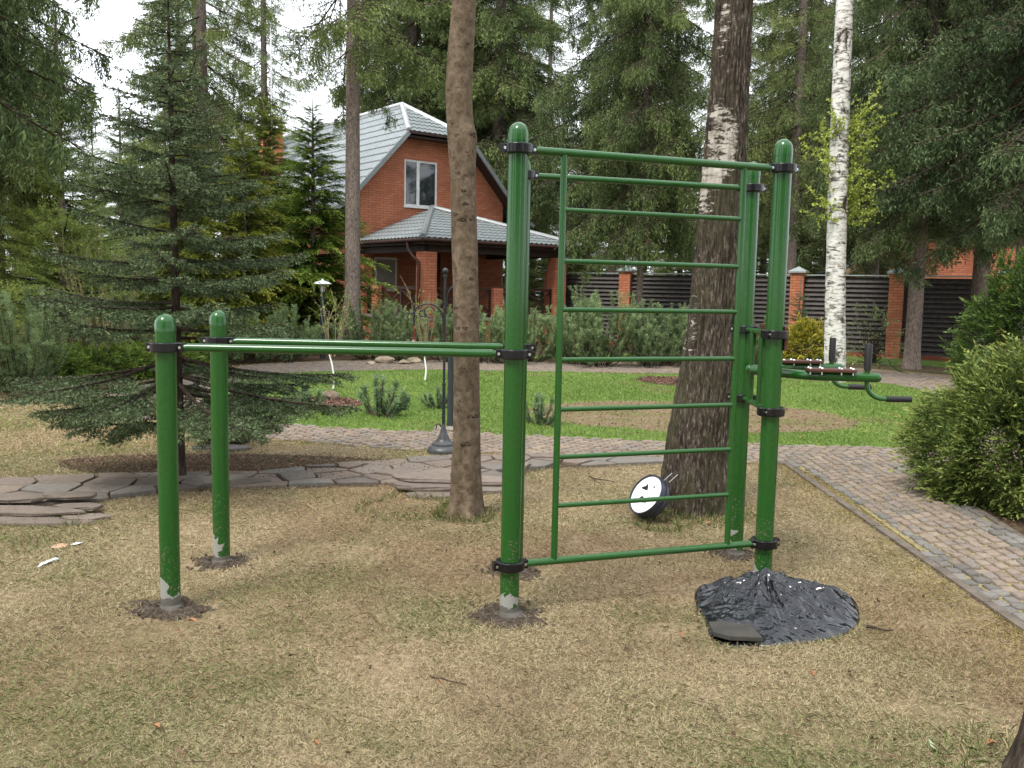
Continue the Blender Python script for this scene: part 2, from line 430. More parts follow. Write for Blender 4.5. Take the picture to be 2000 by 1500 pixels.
m_dry = m_ground('dry_lawn_soil', [(.3, (.10, .072, .045)), (.5, (.22, .165, .10)), (.7, (.36, .28, .175))], .8, 24, (.10, .095, .035))
m_lawn = m_ground('green_lawn_soil', [(.3, (.08, .12, .03)), (.55, (.135, .20, .05)), (.75, (.2, .27, .08))], .7, 20)
m_mulch = m_ground('mulch', [(.32, (.025, .015, .01)), (.5, (.09, .05, .034)), (.68, (.22, .13, .095))], 1, 45, None, 1)
m_duff = m_ground('needle_litter', [(.32, (.03, .02, .012)), (.5, (.085, .058, .036)), (.7, (.16, .115, .075))], .6, 20, (.07, .075, .03), 1)
m_joint = m_ground('mossy_sand', [(.35, (.13, .11, .06)), (.5, (.24, .2, .10)), (.65, (.36, .31, .14))], 1.2, 40)
b_ = 250
sheet('ground', [(-b_, -b_), (b_, -b_), (b_, b_), (-b_, b_)], 0, m_dry)
far_px = [(-1500, 700), (0, 706), (230, 752), (300, 741), (420, 720), (520, 708), (700, 702), (1000, 703), (1300, 709), (1500, 712), (1700, 720), (1850, 732), (2500, 760)]
FAR = list(G2(far_px))+[np.array([230., 240.]), np.array([-230., 240.])]
sheet('forest_floor', FAR, .004, m_duff)
sheet('lawn', LAWN, .010, m_lawn)
sheet('path_bed', RING, .005, m_joint)
sheet('path_bed', RIGHT, .0065, m_joint)
under_fir = ellipse((-2.3, 8.05), 1.75, .62, seed=4); sheet('mulch_bed', under_fir, .004, m_duff)
bed1 = ellipse(G(600, 790)[:2], .75, .75, seed=6); sheet('mulch_bed', bed1, .016, m_mulch)
bare = ellipse(G(1350, 814)[:2], 2.15, 1.55, seed=9)
bare2 = ellipse(G(1320, 746)[:2], .75, .8, seed=12); sheet('mulch_bed', bare2, .016, m_mulch)
m_bare = m_ground('bare_soil_with_moss', [(.3, (.08, .055, .035)), (.5, (.2, .145, .09)), (.7, (.31, .24, .15))], 1.6, 30, (.12, .14, .04), .8)
sheet('bare_patch', bare, .014, m_bare)
shrub_bed = G2([(1775, 917), (1990, 1054), (2300, 1240), (2700, 1100), (2300, 930), (1850, 905)])
sheet('shrub_bed', shrub_bed, .0085, m_duff)
strip_px = [(1000, 700), (1500, 704), (1700, 712), (2050, 725), (2050, 695), (1750, 690), (1400, 690), (1150, 692)]
STRIP = G2(strip_px); sheet('lawn', STRIP, .008, m_lawn)

# ------------------------------------------------------------------ cobbles
def cobbles(name, inside, x0, x1, y0, y1, ang, org, cw, ch, seed, border=None):
    r_ = np.random.default_rng(seed)
    nx = int((x1-x0)/cw); ny = int((y1-y0)/ch)
    I, J = np.meshgrid(np.arange(nx), np.arange(ny)); I = I.ravel(); J = J.ravel()
    cx = x0+(I+.5*(J % 2)+.5)*cw+r_.normal(size=len(I))*.006; cy = y0+(J+.5)*ch+r_.normal(size=len(I))*.005
    ca, sa = math.cos(ang), math.sin(ang)
    W = np.stack([org[0]+cx*ca-cy*sa, org[1]+cx*sa+cy*ca], -1)
    k = inside(W); cx, cy, W = cx[k], cy[k], W[k]; n = len(cx)
    hx = cw/2-.006-r_.random(n)*.009; hy = ch/2-.006-r_.random(n)*.008; h = .012+r_.random(n)*.012
    prof = [(1.0, 1.0, -.02), (1.0, 1.0, .5), (.9, .88, .93), (.55, .5, 1.0)]
    cor = np.array([(-1, -1), (1, -1), (1, 1), (-1, 1)])
    # eight-sided stones: cut corners
    oc = np.array([(-1, -.78), (-.8, -1), (.8, -1), (1, -.78), (1, .78), (.8, 1), (-.8, 1), (-1, .78)])
    V = []
    jit = r_.normal(size=(n, 8, 2))*.06
    tilt = r_.normal(size=(n, 2))*.05
    for sx, sy, hz in prof:
        lx = (oc[None, :, 0]+jit[..., 0])*hx[:, None]*sx; ly = (oc[None, :, 1]+jit[..., 1])*hy[:, None]*sy
        z = np.maximum(h[:, None]*hz, -.001)+(lx*tilt[:, :1]+ly*tilt[:, 1:])*(hz > .5)
        X = cx[:, None]+lx; Y = cy[:, None]+ly
        V.append(np.stack([org[0]+X*ca-Y*sa, org[1]+X*sa+Y*ca, z+.006], -1))
    V = np.stack(V, 1)                                         # n, ring, 8, 3
    base = (np.arange(n)*32)[:, None, None]
    q = np.array([[(i*8+k, i*8+(k+1) % 8, (i+1)*8+(k+1) % 8, (i+1)*8+k) for k in range(8)] for i in range(3)]).reshape(-1, 4)
    top = np.array([(24, 25, 26, 31), (26, 27, 30, 31), (27, 28, 29, 30)])
    q = np.concatenate([q, top]); Fc = (base+q[None]).reshape(-1, 4)
    pal = np.array([(.215, .17, .13), (.195, .16, .13), (.235, .19, .145), (.19, .165, .14), (.23, .178, .142)])
    c = pal[r_.integers(0, len(pal), n)]*r_.uniform(.86, 1.08, n)[:, None]
    if border is not None:
        kb = border(W); c[kb] = np.array([(.16, .148, .132)])*r_.uniform(.75, 1.2, kb.sum())[:, None]
    c = np.repeat(c, 32, 0)
    o = mk(name, V.reshape(-1, 3), Fc, MAT['cobble'], colr=c, smooth=False); tag(o, kind='structure'); return o
def in_ring(W): return inpoly(W, RING) & ~inpoly(W, LAWN) & ~inpoly(W, RIGHT) & (W[:, 1] > 5)
def segdist(W, a, b):
    d = b-a; t = np.clip(((W-a)@d)/(d@d), 0, 1); return np.linalg.norm(W-(a+t[:, None]*d), axis=1)
eA, eB = G(1540, 908)[:2], G(2003, 1226)[:2]
fA, fB = G(1775, 917)[:2], G(1990, 1054)[:2]
dv = eA-eB; ang = math.atan2(dv[1], dv[0])
cobbles('cobbled_path', in_ring, -12, 16, 5, 25, 0.04, (0, 0), .125, .092, 1)
cobbles('cobbled_path', lambda W: inpoly(W, RIGHT), -6, 12, -8, 8, ang, (eB[0], eB[1]), .112, .088, 2,
        lambda W: (segdist(W, eA, eB+(eB-eA)) < .13) | (segdist(W, fA, fB+(fB-fA)) < .13))
MK = m_plain('kerb_stone', (.13, .108, .088), .9, 0, .15, .3, 30)
# narrow kerb strips along both edges of the side path
def kerb(a, b, wd, out_):
    d = (b-a)/np.linalg.norm(b-a); nrm = np.array([-d[1], d[0]])*out_
    mb = MB(); L = np.linalg.norm(b-a); k = 0
    while k < L-.05:
        e = min(k+random.uniform(.7, 1.0), L); p, q = a+d*(k+.004), a+d*(e-.004)
        mb.add([(p[0], p[1], -.02), (q[0], q[1], -.02), (q[0]+nrm[0]*wd, q[1]+nrm[1]*wd, -.02), (p[0]+nrm[0]*wd, p[1]+nrm[1]*wd, -.02),
                (p[0], p[1], .022), (q[0], q[1], .022), (q[0]+nrm[0]*wd, q[1]+nrm[1]*wd, .022), (p[0]+nrm[0]*wd, p[1]+nrm[1]*wd, .022)],
               [(0, 3, 2, 1), (4, 5, 6, 7), (0, 1, 5, 4), (1, 2, 6, 5), (2, 3, 7, 6), (3, 0, 4, 7)]); k = e
    tag(mb.build('kerb', MK, bevel=.004), kind='structure')
kerb(eA+(eA-eB)*.02, eB+(eB-eA)*1.3, .055, 1 if np.cross(eB-eA, np.array([-1., 0])) > 0 else -1)
kerb(fA, fB+(fB-fA)*1.2, .05, 1 if np.cross(fB-fA, np.array([1., 0])) > 0 else -1)

# ------------------------------------------------------------------ flagstone path (irregular slabs)
def clip(poly, n_, c_):
    """keep the side n.p <= c"""
    o = []; m = len(poly)
    for i in range(m):
        a, b = poly[i], poly[(i+1) % m]; da, db = a@n_-c_, b@n_-c_
        if da <= 0: o.append(a)
        if (da < 0) != (db < 0) and abs(da-db) > 1e-9: o.append(a+(b-a)*(da/(da-db)))
    return o
def flagstones():
    r_ = np.random.default_rng(21); pts = []
    while len(pts) < 84:
        p = np.array([r_.uniform(-7.2, 2.1), r_.uniform(6.0, 9.2)])
        if not inpoly(p[None], FLAG)[0]: continue
        if all(np.linalg.norm((p-q)*np.array([.8, 1.1])) > .27*(1.0 if q[0] < -1 else .9) for q in pts) or r_.random() < .004: pts.append(p)
    V = []; Fc = []; C = []; n = 0
    segs = [(flag_up[i], flag_up[i+1], 1) for i in range(len(flag_up)-1)]+[(flag_lo[i], flag_lo[i+1], -1) for i in range(len(flag_lo)-1)]
    for i, p in enumerate(pts):
        poly = [p+np.array(v) for v in ((-.8, -.8), (.8, -.8), (.8, .8), (-.8, .8))]
        for j, q in enumerate(pts):
            if i != j and np.linalg.norm(q-p) < 1.6:
                d = unit(q-p); poly = clip(poly, d, ((p+q)/2)@d-r_.uniform(.005, .02))
        for a, b, s in segs:
            if min(a[0], b[0])-.25 < p[0] < max(a[0], b[0])+.25:
                d = unit(b-a); nr = np.array([-d[1], d[0]])*s; poly = clip(poly, nr, a@nr+r_.uniform(-.05, .03))
        if len(poly) < 3: continue
        poly = [q+r_.normal(size=2)*.004 for q in poly]; m = len(poly); c = sum(poly)/m
        h = .03+r_.uniform(-.006, .009); tl = r_.normal(size=2)*.006
        for sc_, z in ((1, -.01), (1, h-.006), (.975, h)):
            for q in poly:
                w_ = c+(q-c)*sc_; V.append((w_[0], w_[1], z+((w_-c)@tl if z > 0 else 0)))
        for k in range(2):
            for e in range(m): Fc.append((n+k*m+e, n+k*m+(e+1) % m, n+(k+1)*m+(e+1) % m, n+(k+1)*m+e))
        Fc.append(list(range(n+2*m, n+3*m))); n += 3*m
        base = np.array([(.175, .14, .112), (.155, .132, .112), (.185, .148, .12), (.16, .145, .125)][r_.integers(0, 4)])*r_.uniform(.8, 1.12)
        C += [base]*(3*m)
    o = mk('flagstone_path', V, Fc, MAT['slab'], colr=np.array(C)); tag(o, kind='structure')
flagstones()
sheet('path_bed', FLAG, .0035, m_duff)

def slab_thing(c, sx, sy, z0, th, rot, label, seed, mat='slab', name='stone_slab', cat='stone slab', group='loose slabs stacked beside the flagstone path', colr=(.17, .138, .112), tilt=0):
    r_ = np.random.default_rng(seed); n = 9; a = np.arange(n)*2*math.pi/n+r_.uniform(-.2, .2, n)
    rr = 1+r_.uniform(-.14, .14, n)
    p = np.stack([np.cos(a)*sx*rr, np.sin(a)*sy*rr], -1)
    ca, sa = math.cos(rot), math.sin(rot); p = np.stack([p[:, 0]*ca-p[:, 1]*sa, p[:, 0]*sa+p[:, 1]*ca], -1)
    V = []; 
    for s_, z in ((.96, 0), (1, th*.3), (1.0, th*.75), (.97, th)):
        for q in p: V.append((q[0]*s_+r_.normal()*.003, q[1]*s_+r_.normal()*.003, z+q[1]*tilt))
    Fc = [list(range(n))[::-1], list(range(3*n, 4*n))]+[(i*n+k, i*n+(k+1) % n, (i+1)*n+(k+1) % n, (i+1)*n+k) for i in range(3) for k in range(n)]
    o = mk(name, V, Fc, MAT[mat], colr=np.tile(np.array(colr)*r_.uniform(.85, 1.15), (len(V), 1)))
    o.location = (c[0], c[1], z0); return tag(o, label, cat, group)
for k, (px, py, sx, sy, z0, rot, lab) in enumerate([
        (55, 1022, .42, .11, 0, .03, 'widest thin grey slab at the bottom of the left stack by the path'),
        (168, 1016, .16, .08, .004, .1, 'short grey slab at the right foot of the left slab stack'),
        (40, 1010, .46, .10, .045, -.03, 'long brown slab in the middle layer of the left stack'),
        (150, 1003, .17, .08, .049, .06, 'small brown slab of the middle layer nearest the green front left post'),
        (135, 988, .19, .09, .092, .12, 'pale tilted slab lying on top of the left stack'),
        (15, 992, .26, .10, .088, 0, 'dark slab on top of the left stack at the photo edge')]):
    p = G(px, py); slab_thing(p, sx, sy, z0*.7, .026, rot, lab, 40+k)
for k, (px, py, sx, sy, z0, rot, lab, co_) in enumerate([
        (850, 972, .22, .10, 0, .05, 'lowest slab under the step left of the brown trunk', (.13, .105, .085)),
        (835, 962, .30, .12, .035, -.05, 'middle slab of the step left of the brown trunk', (.15, .12, .1)),
        (850, 952, .40, .17, .068, .02, 'wide flat top slab of the step left of the brown trunk', (.185, .148, .122)),
        (955, 962, .20, .10, .003, .1, 'small low slab between the brown trunk and the green post', (.16, .135, .11)),
        (950, 952, .21, .13, .042, -.1, 'flat upper slab between the brown trunk and the green post', (.185, .15, .125))]):
    p = G(px, py); slab_thing(p, sx, sy, z0, .032, rot, lab, 60+k, colr=co_)

# ------------------------------------------------------------------ exercise frame
FL = np.array([-1.69, 4.43]); BL = np.array([-1.68, 5.20]); FM = np.array([.008, 4.43]); BM = np.array([.035, 5.15]); FR = np.array([1.413, 4.93]); BR = np.array([1.415, 5.57])
def zat(px, py, P): return float(PY(px, py, P[1])[2])
RP = .0485
frame = empty('exercise_frame', (0, 5, 0), label='green steel outdoor gym frame of six posts with ladder, bars and dip arms', cat='exercise frame')
fo = np.array([0, 5, 0.])
def post(P, h, label):
    mb = MB().lathe([(RP, 0), (RP, .25), (RP, .7), (RP, h-.075)], n=40)
    o = mb.build('post', MAT['post'], frame, True); o.location = (P[0]-fo[0], P[1]-fo[1], 0); o['label'] = label
    pr = [(RP+.0012, h-.09), (RP+.0012, h-.055)]+[(RP*math.cos(a), h-.052+.052*math.sin(a)) for a in np.linspace(.02, math.pi/2, 12)]
    MB().lathe([(RP*.9, h-.09)]+pr, n=40).build('cap', MAT['paint'], o, True)
    MB().tube([(-.004, -RP-.0012, h-.105), (-.004, -RP-.002, h-.105)], .0035, 10).build('drain_hole', MAT['grip'], o)
post(FL, 1.48, 'short front post at the free end of the parallel bars, primer bare at its foot')
post(BL, 1.48, 'short rear post at the free end of the parallel bars')
post(FM, 2.42, 'tall front post where ladder and front parallel bar meet')
post(BM, 2.36, 'tall rear post mostly hidden behind the tall front post')
post(FR, 2.45, 'tall front right post rising behind the black plastic sheet')
post(BR, 2.42, 'tall rear right post behind the ladder')
def clamp(P, z, axis, n_b=True):
    """black two-half ring clamp, lugs along the unit axis; bolts seen from the front"""
    a = np.array(axis, float); a /= np.linalg.norm(a); b = np.array([-a[1], a[0]])
    if b[1] > 0: b = -b                           # bolt heads look towards the camera
    h = .023; N = 28; V = []
    # outline: circle with two flat lugs
    prof = [(RP+.0015, -h), (RP+.022, -h), (RP+.025, -h+.003), (RP+.025, h-.003), (RP+.022, h), (RP+.0015, h), (RP+.0015, -h)]
    mb = MB().lathe(prof, (P[0]-fo[0], P[1]-fo[1], z), 40)
    for s in (-1, 1):
        c = np.array([P[0]-fo[0], P[1]-fo[1], z]); c[:2] += a*s*(RP+.03)
        p = c.copy(); q = c.copy(); p[:2] -= a*.012; q[:2] += a*.012
        mb.beam(p, q, .034, 2*h-.004)
    o = mb.build('clamp', MAT['clamp'], frame, True, .0015)
    for s in (-1, 1):
        bb = MB(); c = np.array([P[0]-fo[0], P[1]-fo[1], z]); c[:2] += a*s*(RP+.026)
        p = c.copy(); q = c.copy(); p[:2] += b*.012; q[:2] += b*.0235
        bb.tube([p, q], .0072, 14)
        r2 = c.copy(); r2[:2] += b*.0265; bb.tube([q, r2], .004, 8)
        bb.build('bolt', MAT['bolt'], o, False)
    return o
ld = (FR-FM)/np.linalg.norm(FR-FM)
hb = (BR-BM)/np.linalg.norm(BR-BM)
zc = {}
zbF = (zat(320, 679, FL)+zat(1005, 690, FM))/2; zbB = (zat(422, 667, BL)+zat(1025, 677, BM))/2
zt = (zat(1010, 296, FM)+zat(1532, 326, FR))/2; zl = (zat(997, 1098, FM)+zat(1493, 1064, FR))/2
zh = (zat(1037, 347, BM)+zat(1468, 364, BR))/2
zd1 = zat(1515, 653, FR); zd2 = zat(1498, 803, FR)
clamp(FL, zbF, (1, 0)); clamp(BL, zbB, (1, 0)); clamp(FM, zbF, (1, 0)); clamp(BM, zbB, (1, .05))
clamp(FM, zt, ld); clamp(FM, zl, ld); clamp(FR, zt, ld); clamp(FR, zl, ld)
clamp(BM, zh, hb); clamp(BR, zh, hb)
clamp(FR, zd1, (.75, .66)); clamp(FR, zd2, (.75, .66)); clamp(BR, zd1, (.75, -.66)); clamp(BR, zd2, (.75, -.66))
def p3(P, z, d=None, s=0):
    q = np.array([P[0]-fo[0], P[1]-fo[1], z])
    if d is not None: q[:2] += np.array(d)*s
    return q
X_ = np.array([1., 0])
g = RP+.035
for A, B, z in ((FL, FM, zbF), (BL, BM, zbB)):
    d = unit(B-A)
    mb = MB().tube([p3(A, z, d, g+.02), p3(B, z, d, -g-.02)], .0205, 22)
    for P, s in ((A, 1), (B, -1)): mb.tube([p3(P, z, d, s*(g-.01)), p3(P, z, d, s*(g+.03))], .016, 16)
    o = mb.build('parallel_bar', MAT['paint'], frame, True, .001)
def rtube(name, pts, r_, par, mat='paint', n=18):
    o = MB().tube(pts, r_, n).build(name, MAT[mat], par, True)
    return o
rtube('pull_up_bar', [p3(BM, zh, hb, g-.01), p3(BR, zh, hb, -g+.01)], .0175, frame)
lad = rtube('ladder', [p3(FM, zt, ld, g-.01), p3(FR, zt, ld, -g+.01)], .0195, frame)
rtube('bottom_rail', [p3(FM, zl, ld, g-.01), p3(FR, zl, ld, -g+.01)], .0185, lad)
Lf = np.linalg.norm(FR-FM)
def s_at(px):                                        # distance along the ladder line seen at that pixel column
    best = min(np.linspace(0, Lf, 2000), key=lambda s: abs((lambda q: 1000+F*(q@cr)/(q@cf))(np.array([FM[0]+ld[0]*s, FM[1]+ld[1]*s, 1.5-EYE]))-px)); return best
sL, sR = s_at(1094), s_at(1440)
for s in (sL, sR): rtube('stile', [p3(FM, zl, ld, s), p3(FM, zt, ld, s)], .0165, lad)
PL = FM+ld*sL
for y in (410, 510, 605, 703, 800, 893, 988):
    z = zat(1095, y, PL); rtube('rung', [p3(FM, z, ld, sL+.01), p3(FM, z, ld, sR-.01)], .0125, lad)
# dip and knee raise station between the two right posts
cm = (FR+BR)/2
dip = MB()
for z in (zd1, zd2): dip.tube([p3(BR, z+.0, (0, -1), g-.01), p3(FR, z, (0, 1), g-.02)], .0165, 16)
for y in (5.16, 5.36): dip.tube([(1.41, y-5, zd2), (1.41, y-5, zd1)], .0175, 16)
dp = dip.build('dip_station', MAT['paint'], frame, True)
zam = 1.195
near = [(1.385, 5.22), (1.46, 5.15), (1.55, 5.02), (1.63, 4.95), (1.72, 4.92), (1.965, 4.895)]
farr = [(1.385, 5.30), (1.46, 5.35), (1.55, 5.44), (1.63, 5.49), (1.72, 5.515), (1.99, 5.53)]
for pts in (near, farr):
    q = [(x, y-5, zam) for x, y in pts]; e = np.array(q[-1]); s0 = np.array(q[0])
    rtube('arm', q, .026, dp)
    MB().lathe([(.026*math.cos(a), .026*math.sin(a)) for a in np.linspace(-1.57, 1.57, 9)], tuple(e), 18).build('arm_end', MAT['paint'], dp, True)
    MB().lathe([(.026*math.cos(a), .026*math.sin(a)) for a in np.linspace(-1.57, 1.57, 9)], tuple(s0), 18).build('arm_end', MAT['paint'], dp, True)
    d = unit(e-np.array(q[-2])); sd_ = np.array([-d[1], d[0], 0])
    # armrest board
    a0 = e-d*.37; a1 = e-d*.055-d*.06; up = np.array([0, 0, .034])
    mb = MB()
    for s in (-.024, .024): mb.beam(a0+up+sd_*s, a1+up+sd_*s, .044, .018)
    board = mb.build('armrest', MAT['slatwood'], dp, False, .004)
    for t in (.06, .3, .7, .94):
        for s in (-.024, .024):
            bb = MB(); c = a0+(a1-a0)*t+up+sd_*s; bb.lathe([(.009, .008), (.008, .013), (.004, .016), (0, .017)], tuple(c), 12)
            if s < 0: bb.tube([c+np.array([0, 0, -.025]), c], .005, 8)
            bb.build('bolt', MAT['bolt'], dp, True)
    st = e-d*.05
    rtube('handle_stub', [st, st+np.array([0, 0, .06])], .0145, dp)
    MB().lathe([(0, .04), (.0195, .04), (.0195, .178), (.017, .182), (0, .182)], tuple(st), 20).build('hand_grip', MAT['grip'], dp, True)
    hp = [st+np.array([0, 0, -.02])]
    for a in np.linspace(0, math.pi/2, 8)[1:]:
        hp.append(st+np.array([.09*(1-math.cos(a)), 0, -.03-.085*math.sin(a)]))
    ex = hp[-1]+np.array([.02, 0, 0]); hp.append(ex)
    rtube('lower_handle', hp, .0125, dp)
    rtube('hand_grip', [ex, ex+np.array([.135, 0, 0])], .0165, dp, 'grip')
MB().beam((1.468, 4.89-5, 1.395), (1.468, 5.40-5, 1.395), .02, .13).build('back_pad', MAT['slatwood'], dp, False, .005)

# soil dug up round the six posts
m_soil = m_ground('dug_soil', [(.3, (.03, .021, .015)), (.5, (.10, .076, .056)), (.7, (.24, .205, .165))], 3, 60, None, 1)
def mound(P, rx, ry, label, seed):
    r_ = np.random.default_rng(seed); n = 46; m = 18; V = []
    for i in range(m+1):
        t = i/m
        for k in range(n):
            a = 2*math.pi*k/n
            ed = .25+1.35*fbm(np.array([math.cos(a)*2.8+seed*3, math.sin(a)*2.8, 2.]), 5)
            rr = .05+t*(1*ed-.05)
            x, y = rr*rx*math.cos(a), rr*ry*math.sin(a)
            if i == 0: x, y = RP*.95*math.cos(a), RP*.95*math.sin(a)
            h = .004+.020*math.exp(-((t-.55)/.2)**2)*(.3+1.2*vn(np.array([x*22+seed, y*22, 1.])))+.007*r_.random()
            if t > .9: h = h*(1-t)*10-.006*(t-.9)*10
            V.append((x, y, h))
    Fc = [(i*n+k, (i+1)*n+k, (i+1)*n+(k+1) % n, i*n+(k+1) % n) for i in range(m) for k in range(n)]
    # loose clods and crumbs of cement
    nb = len(V); mbV = list(V)
    for _ in range(46):
        a = r_.uniform(0, 6.28); rr = r_.uniform(.25, 1.25); c = np.array([rr*rx*math.cos(a), rr*ry*math.sin(a), .012]); s = r_.uniform(.004, .014)
        oct_ = np.array([(1, 0, 0), (0, 1, 0), (-1, 0, 0), (0, -1, 0), (0, 0, .8), (0, 0, -.8)])*s*r_.uniform(.6, 1.3, (6, 1))
        b0 = len(mbV); mbV += [tuple(c+o) for o in oct_]
        Fc += [(b0+a_, b0+b2, b0+4) for a_, b2 in ((0, 1), (1, 2), (2, 3), (3, 0))]+[(b0+b2, b0+a_, b0+5) for a_, b2 in ((0, 1), (1, 2), (2, 3), (3, 0))]
    o = mk('soil_heap', mbV, Fc, m_soil); o.location = (P[0], P[1], 0)
    tag(o, label, 'soil', 'dug soil rings round the frame posts')
    # cement at the foot
    n = 16; V = []; 
    for i, (t, h) in enumerate(((0, .03), (.5, .022), (1, .002))):
        for k in range(n):
            a = 2*math.pi*k/n; rr = (RP*.9+t*.018*(1+1.2*vn(np.array([math.cos(a)*2+seed*3, math.sin(a)*2, 5.])))); V.append((rr*math.cos(a)+.01*t, rr*math.sin(a)-.012*t, h+.004))
    mk('cement', V, [(i*n+k, (i+1)*n+k, (i+1)*n+(k+1) % n, i*n+(k+1) % n) for i in range(2) for k in range(n)], m_plain('wet_cement', (.085, .078, .068), .9, 0, .1, .3, 70), o)
mound(FL, .21, .17, 'dark soil ring round the short front left post', 1)
mound(BL, .17, .15, 'dark soil ring round the short rear left post', 2)
mound(FM, .22, .20, 'dark soil ring round the tall front middle post', 3)
mound(BM, .20, .15, 'dark soil ring round the tall rear middle post', 4)
mound(FR, .22, .18, 'reddish soil ring round the post behind the black plastic', 5)
mound(BR, .18, .15, 'dark soil ring round the rear right post', 6)

# ------------------------------------------------------------------ black plastic bag with a slate on it
BAG = smooth_poly(G2([(1354, 1156), (1376, 1153), (1390, 1168), (1490, 1176), (1540, 1160), (1600, 1172), (1672, 1178), (1680, 1198), (1678, 1222), (1655, 1240), (1610, 1254), (1545, 1260), (1480, 1266), (1430, 1266), (1395, 1256), (1380, 1232), (1372, 1205), (1358, 1190)]), 1)
def bag():
    out_px = [(1354, 1156), (1376, 1153), (1390, 1168), (1420, 1166), (1490, 1176), (1540, 1160), (1580, 1168), (1600, 1172), (1640, 1170), (1672, 1178), (1680, 1198), (1678, 1222), (1655, 1240), (1610, 1254), (1545, 1260), (1480, 1268),
              (1430, 1268), (1395, 1258), (1380, 1232), (1372, 1205), (1358, 1190)]
    P = smooth_poly(G2(out_px), 2); c = P.mean(0)
    seg = np.linalg.norm(np.roll(P, -1, 0)-P, axis=1); cum = np.concatenate([[0], np.cumsum(seg)]); n = 300; t_ = np.linspace(0, cum[-1], n, endpoint=False)
    PP = np.concatenate([P, P[:1]]); P = np.stack([np.interp(t_, cum, PP[:, 0]), np.interp(t_, cum, PP[:, 1])], -1)
    rings = 110; T = np.linspace(0, 1, rings+1)
    XY = c+(P[None]-c)*T[:, None, None]; x, y = XY[..., 0], XY[..., 1]; pk = G(1494, 1184)[:2]
    dx, dy = x-pk[0], y-pk[1]; d = np.hypot(dx, dy*1.2); a = np.arctan2(dy, dx)
    def rd(u_, v_, k): return 1-np.abs(2*vn(np.stack([u_, v_, np.zeros_like(u_)+k], -1))-1)
    wx = x+.035*(vn(np.stack([x*9, y*9, x*0+1], -1))-.5); wy = y+.035*(vn(np.stack([x*9, y*9, x*0+4], -1))-.5)
    cone = .15*np.exp(-(d/.12)**1.1)
    rad = rd(a*2.4+4, d*1.5, 2)**1.4*np.clip(d/.12, .1, 1)*.050+rd(a*6.5+4, d*3, 6)**1.2*np.clip(d/.15, 0, 1)*.012
    c1, s1 = math.cos(.9), math.sin(.9); f1 = rd((wx*c1+wy*s1)*20, (-wx*s1+wy*c1)*4.5, 3)**1.1*.017
    c2, s2 = math.cos(-.6), math.sin(-.6); f2 = rd((wx*c2+wy*s2)*16, (-wx*s2+wy*c2)*5, 9)**1.1*.016
    fine = rd(wx*34, wy*12, 5)**2*.0022+rd(wx*16+wy*24, wy*30-wx*10, 7)**2*.0018
    right = 1/(1+np.exp(-(x-G(1600, 1210)[0])/.03))
    gath = right*(rd(wx*12, wy*20, 11)**2*.035+rd(wx*30, wy*24, 12)**2*.008+.008)
    lc = G(1366, 1166)[:2]; cor = .05*np.exp(-(np.hypot(x-lc[0], y-lc[1])/.035)**2)
    sc_ = G(1434, 1250)[:2]; flat_ = 1-.9*np.exp(-(((x-sc_[0])/.15)**4+((y-sc_[1])/.075)**4))
    env = .62+.38*np.exp(-((d-.1)/.22)**2)
    z = cone*1.15+(rad*1.15+f1+f2)*env*flat_+fine*2.4*flat_+gath+cor+.008
    e = np.clip((1-T)/.30, 0, 1)[:, None]**.7; z = z*(.06+.94*e); z[-1] = .002
    V = np.stack([x-c[0], y-c[1], z+.003], -1).reshape(-1, 3)
    Fc = np.array([(i_*n+k, (i_+1)*n+k, (i_+1)*n+(k+1) % n, i_*n+(k+1) % n) for i_ in range(rings) for k in range(n)])
    b = NB('black_plastic', .09, .62); v = b.coord(); nn = b.noise(v, 30, 3, .6, 2.0); b.bump(nn, .18, .006)
    m = b.col((.005, .0055, .008))
    o = mk('plastic_sheet', V, Fc, m, smooth=True); o.location = (c[0], c[1], 0)
    tag(o, 'crumpled shiny black plastic bag spread on the dry grass', 'plastic bag')
bag()
sp = G2([(1388, 1236), (1452, 1232), (1482, 1264), (1425, 1262), (1396, 1254)]); scn = sp.mean(0)
so_ = MB().prism([tuple((p-scn)*1.12) for p in sp][::-1] if False else [tuple((p-scn)*1.12) for p in sp], 0, .022).build('slate', MAT['stone'], None, False, .003)
so_.location = (scn[0], scn[1], .030); so_.data.materials[0] = m_plain('dark_slate', (.05, .047, .04), .8, 0, .2, .25, 25); tag(so_, 'flat dark slate weighing down the front left of the black plastic', 'slate')

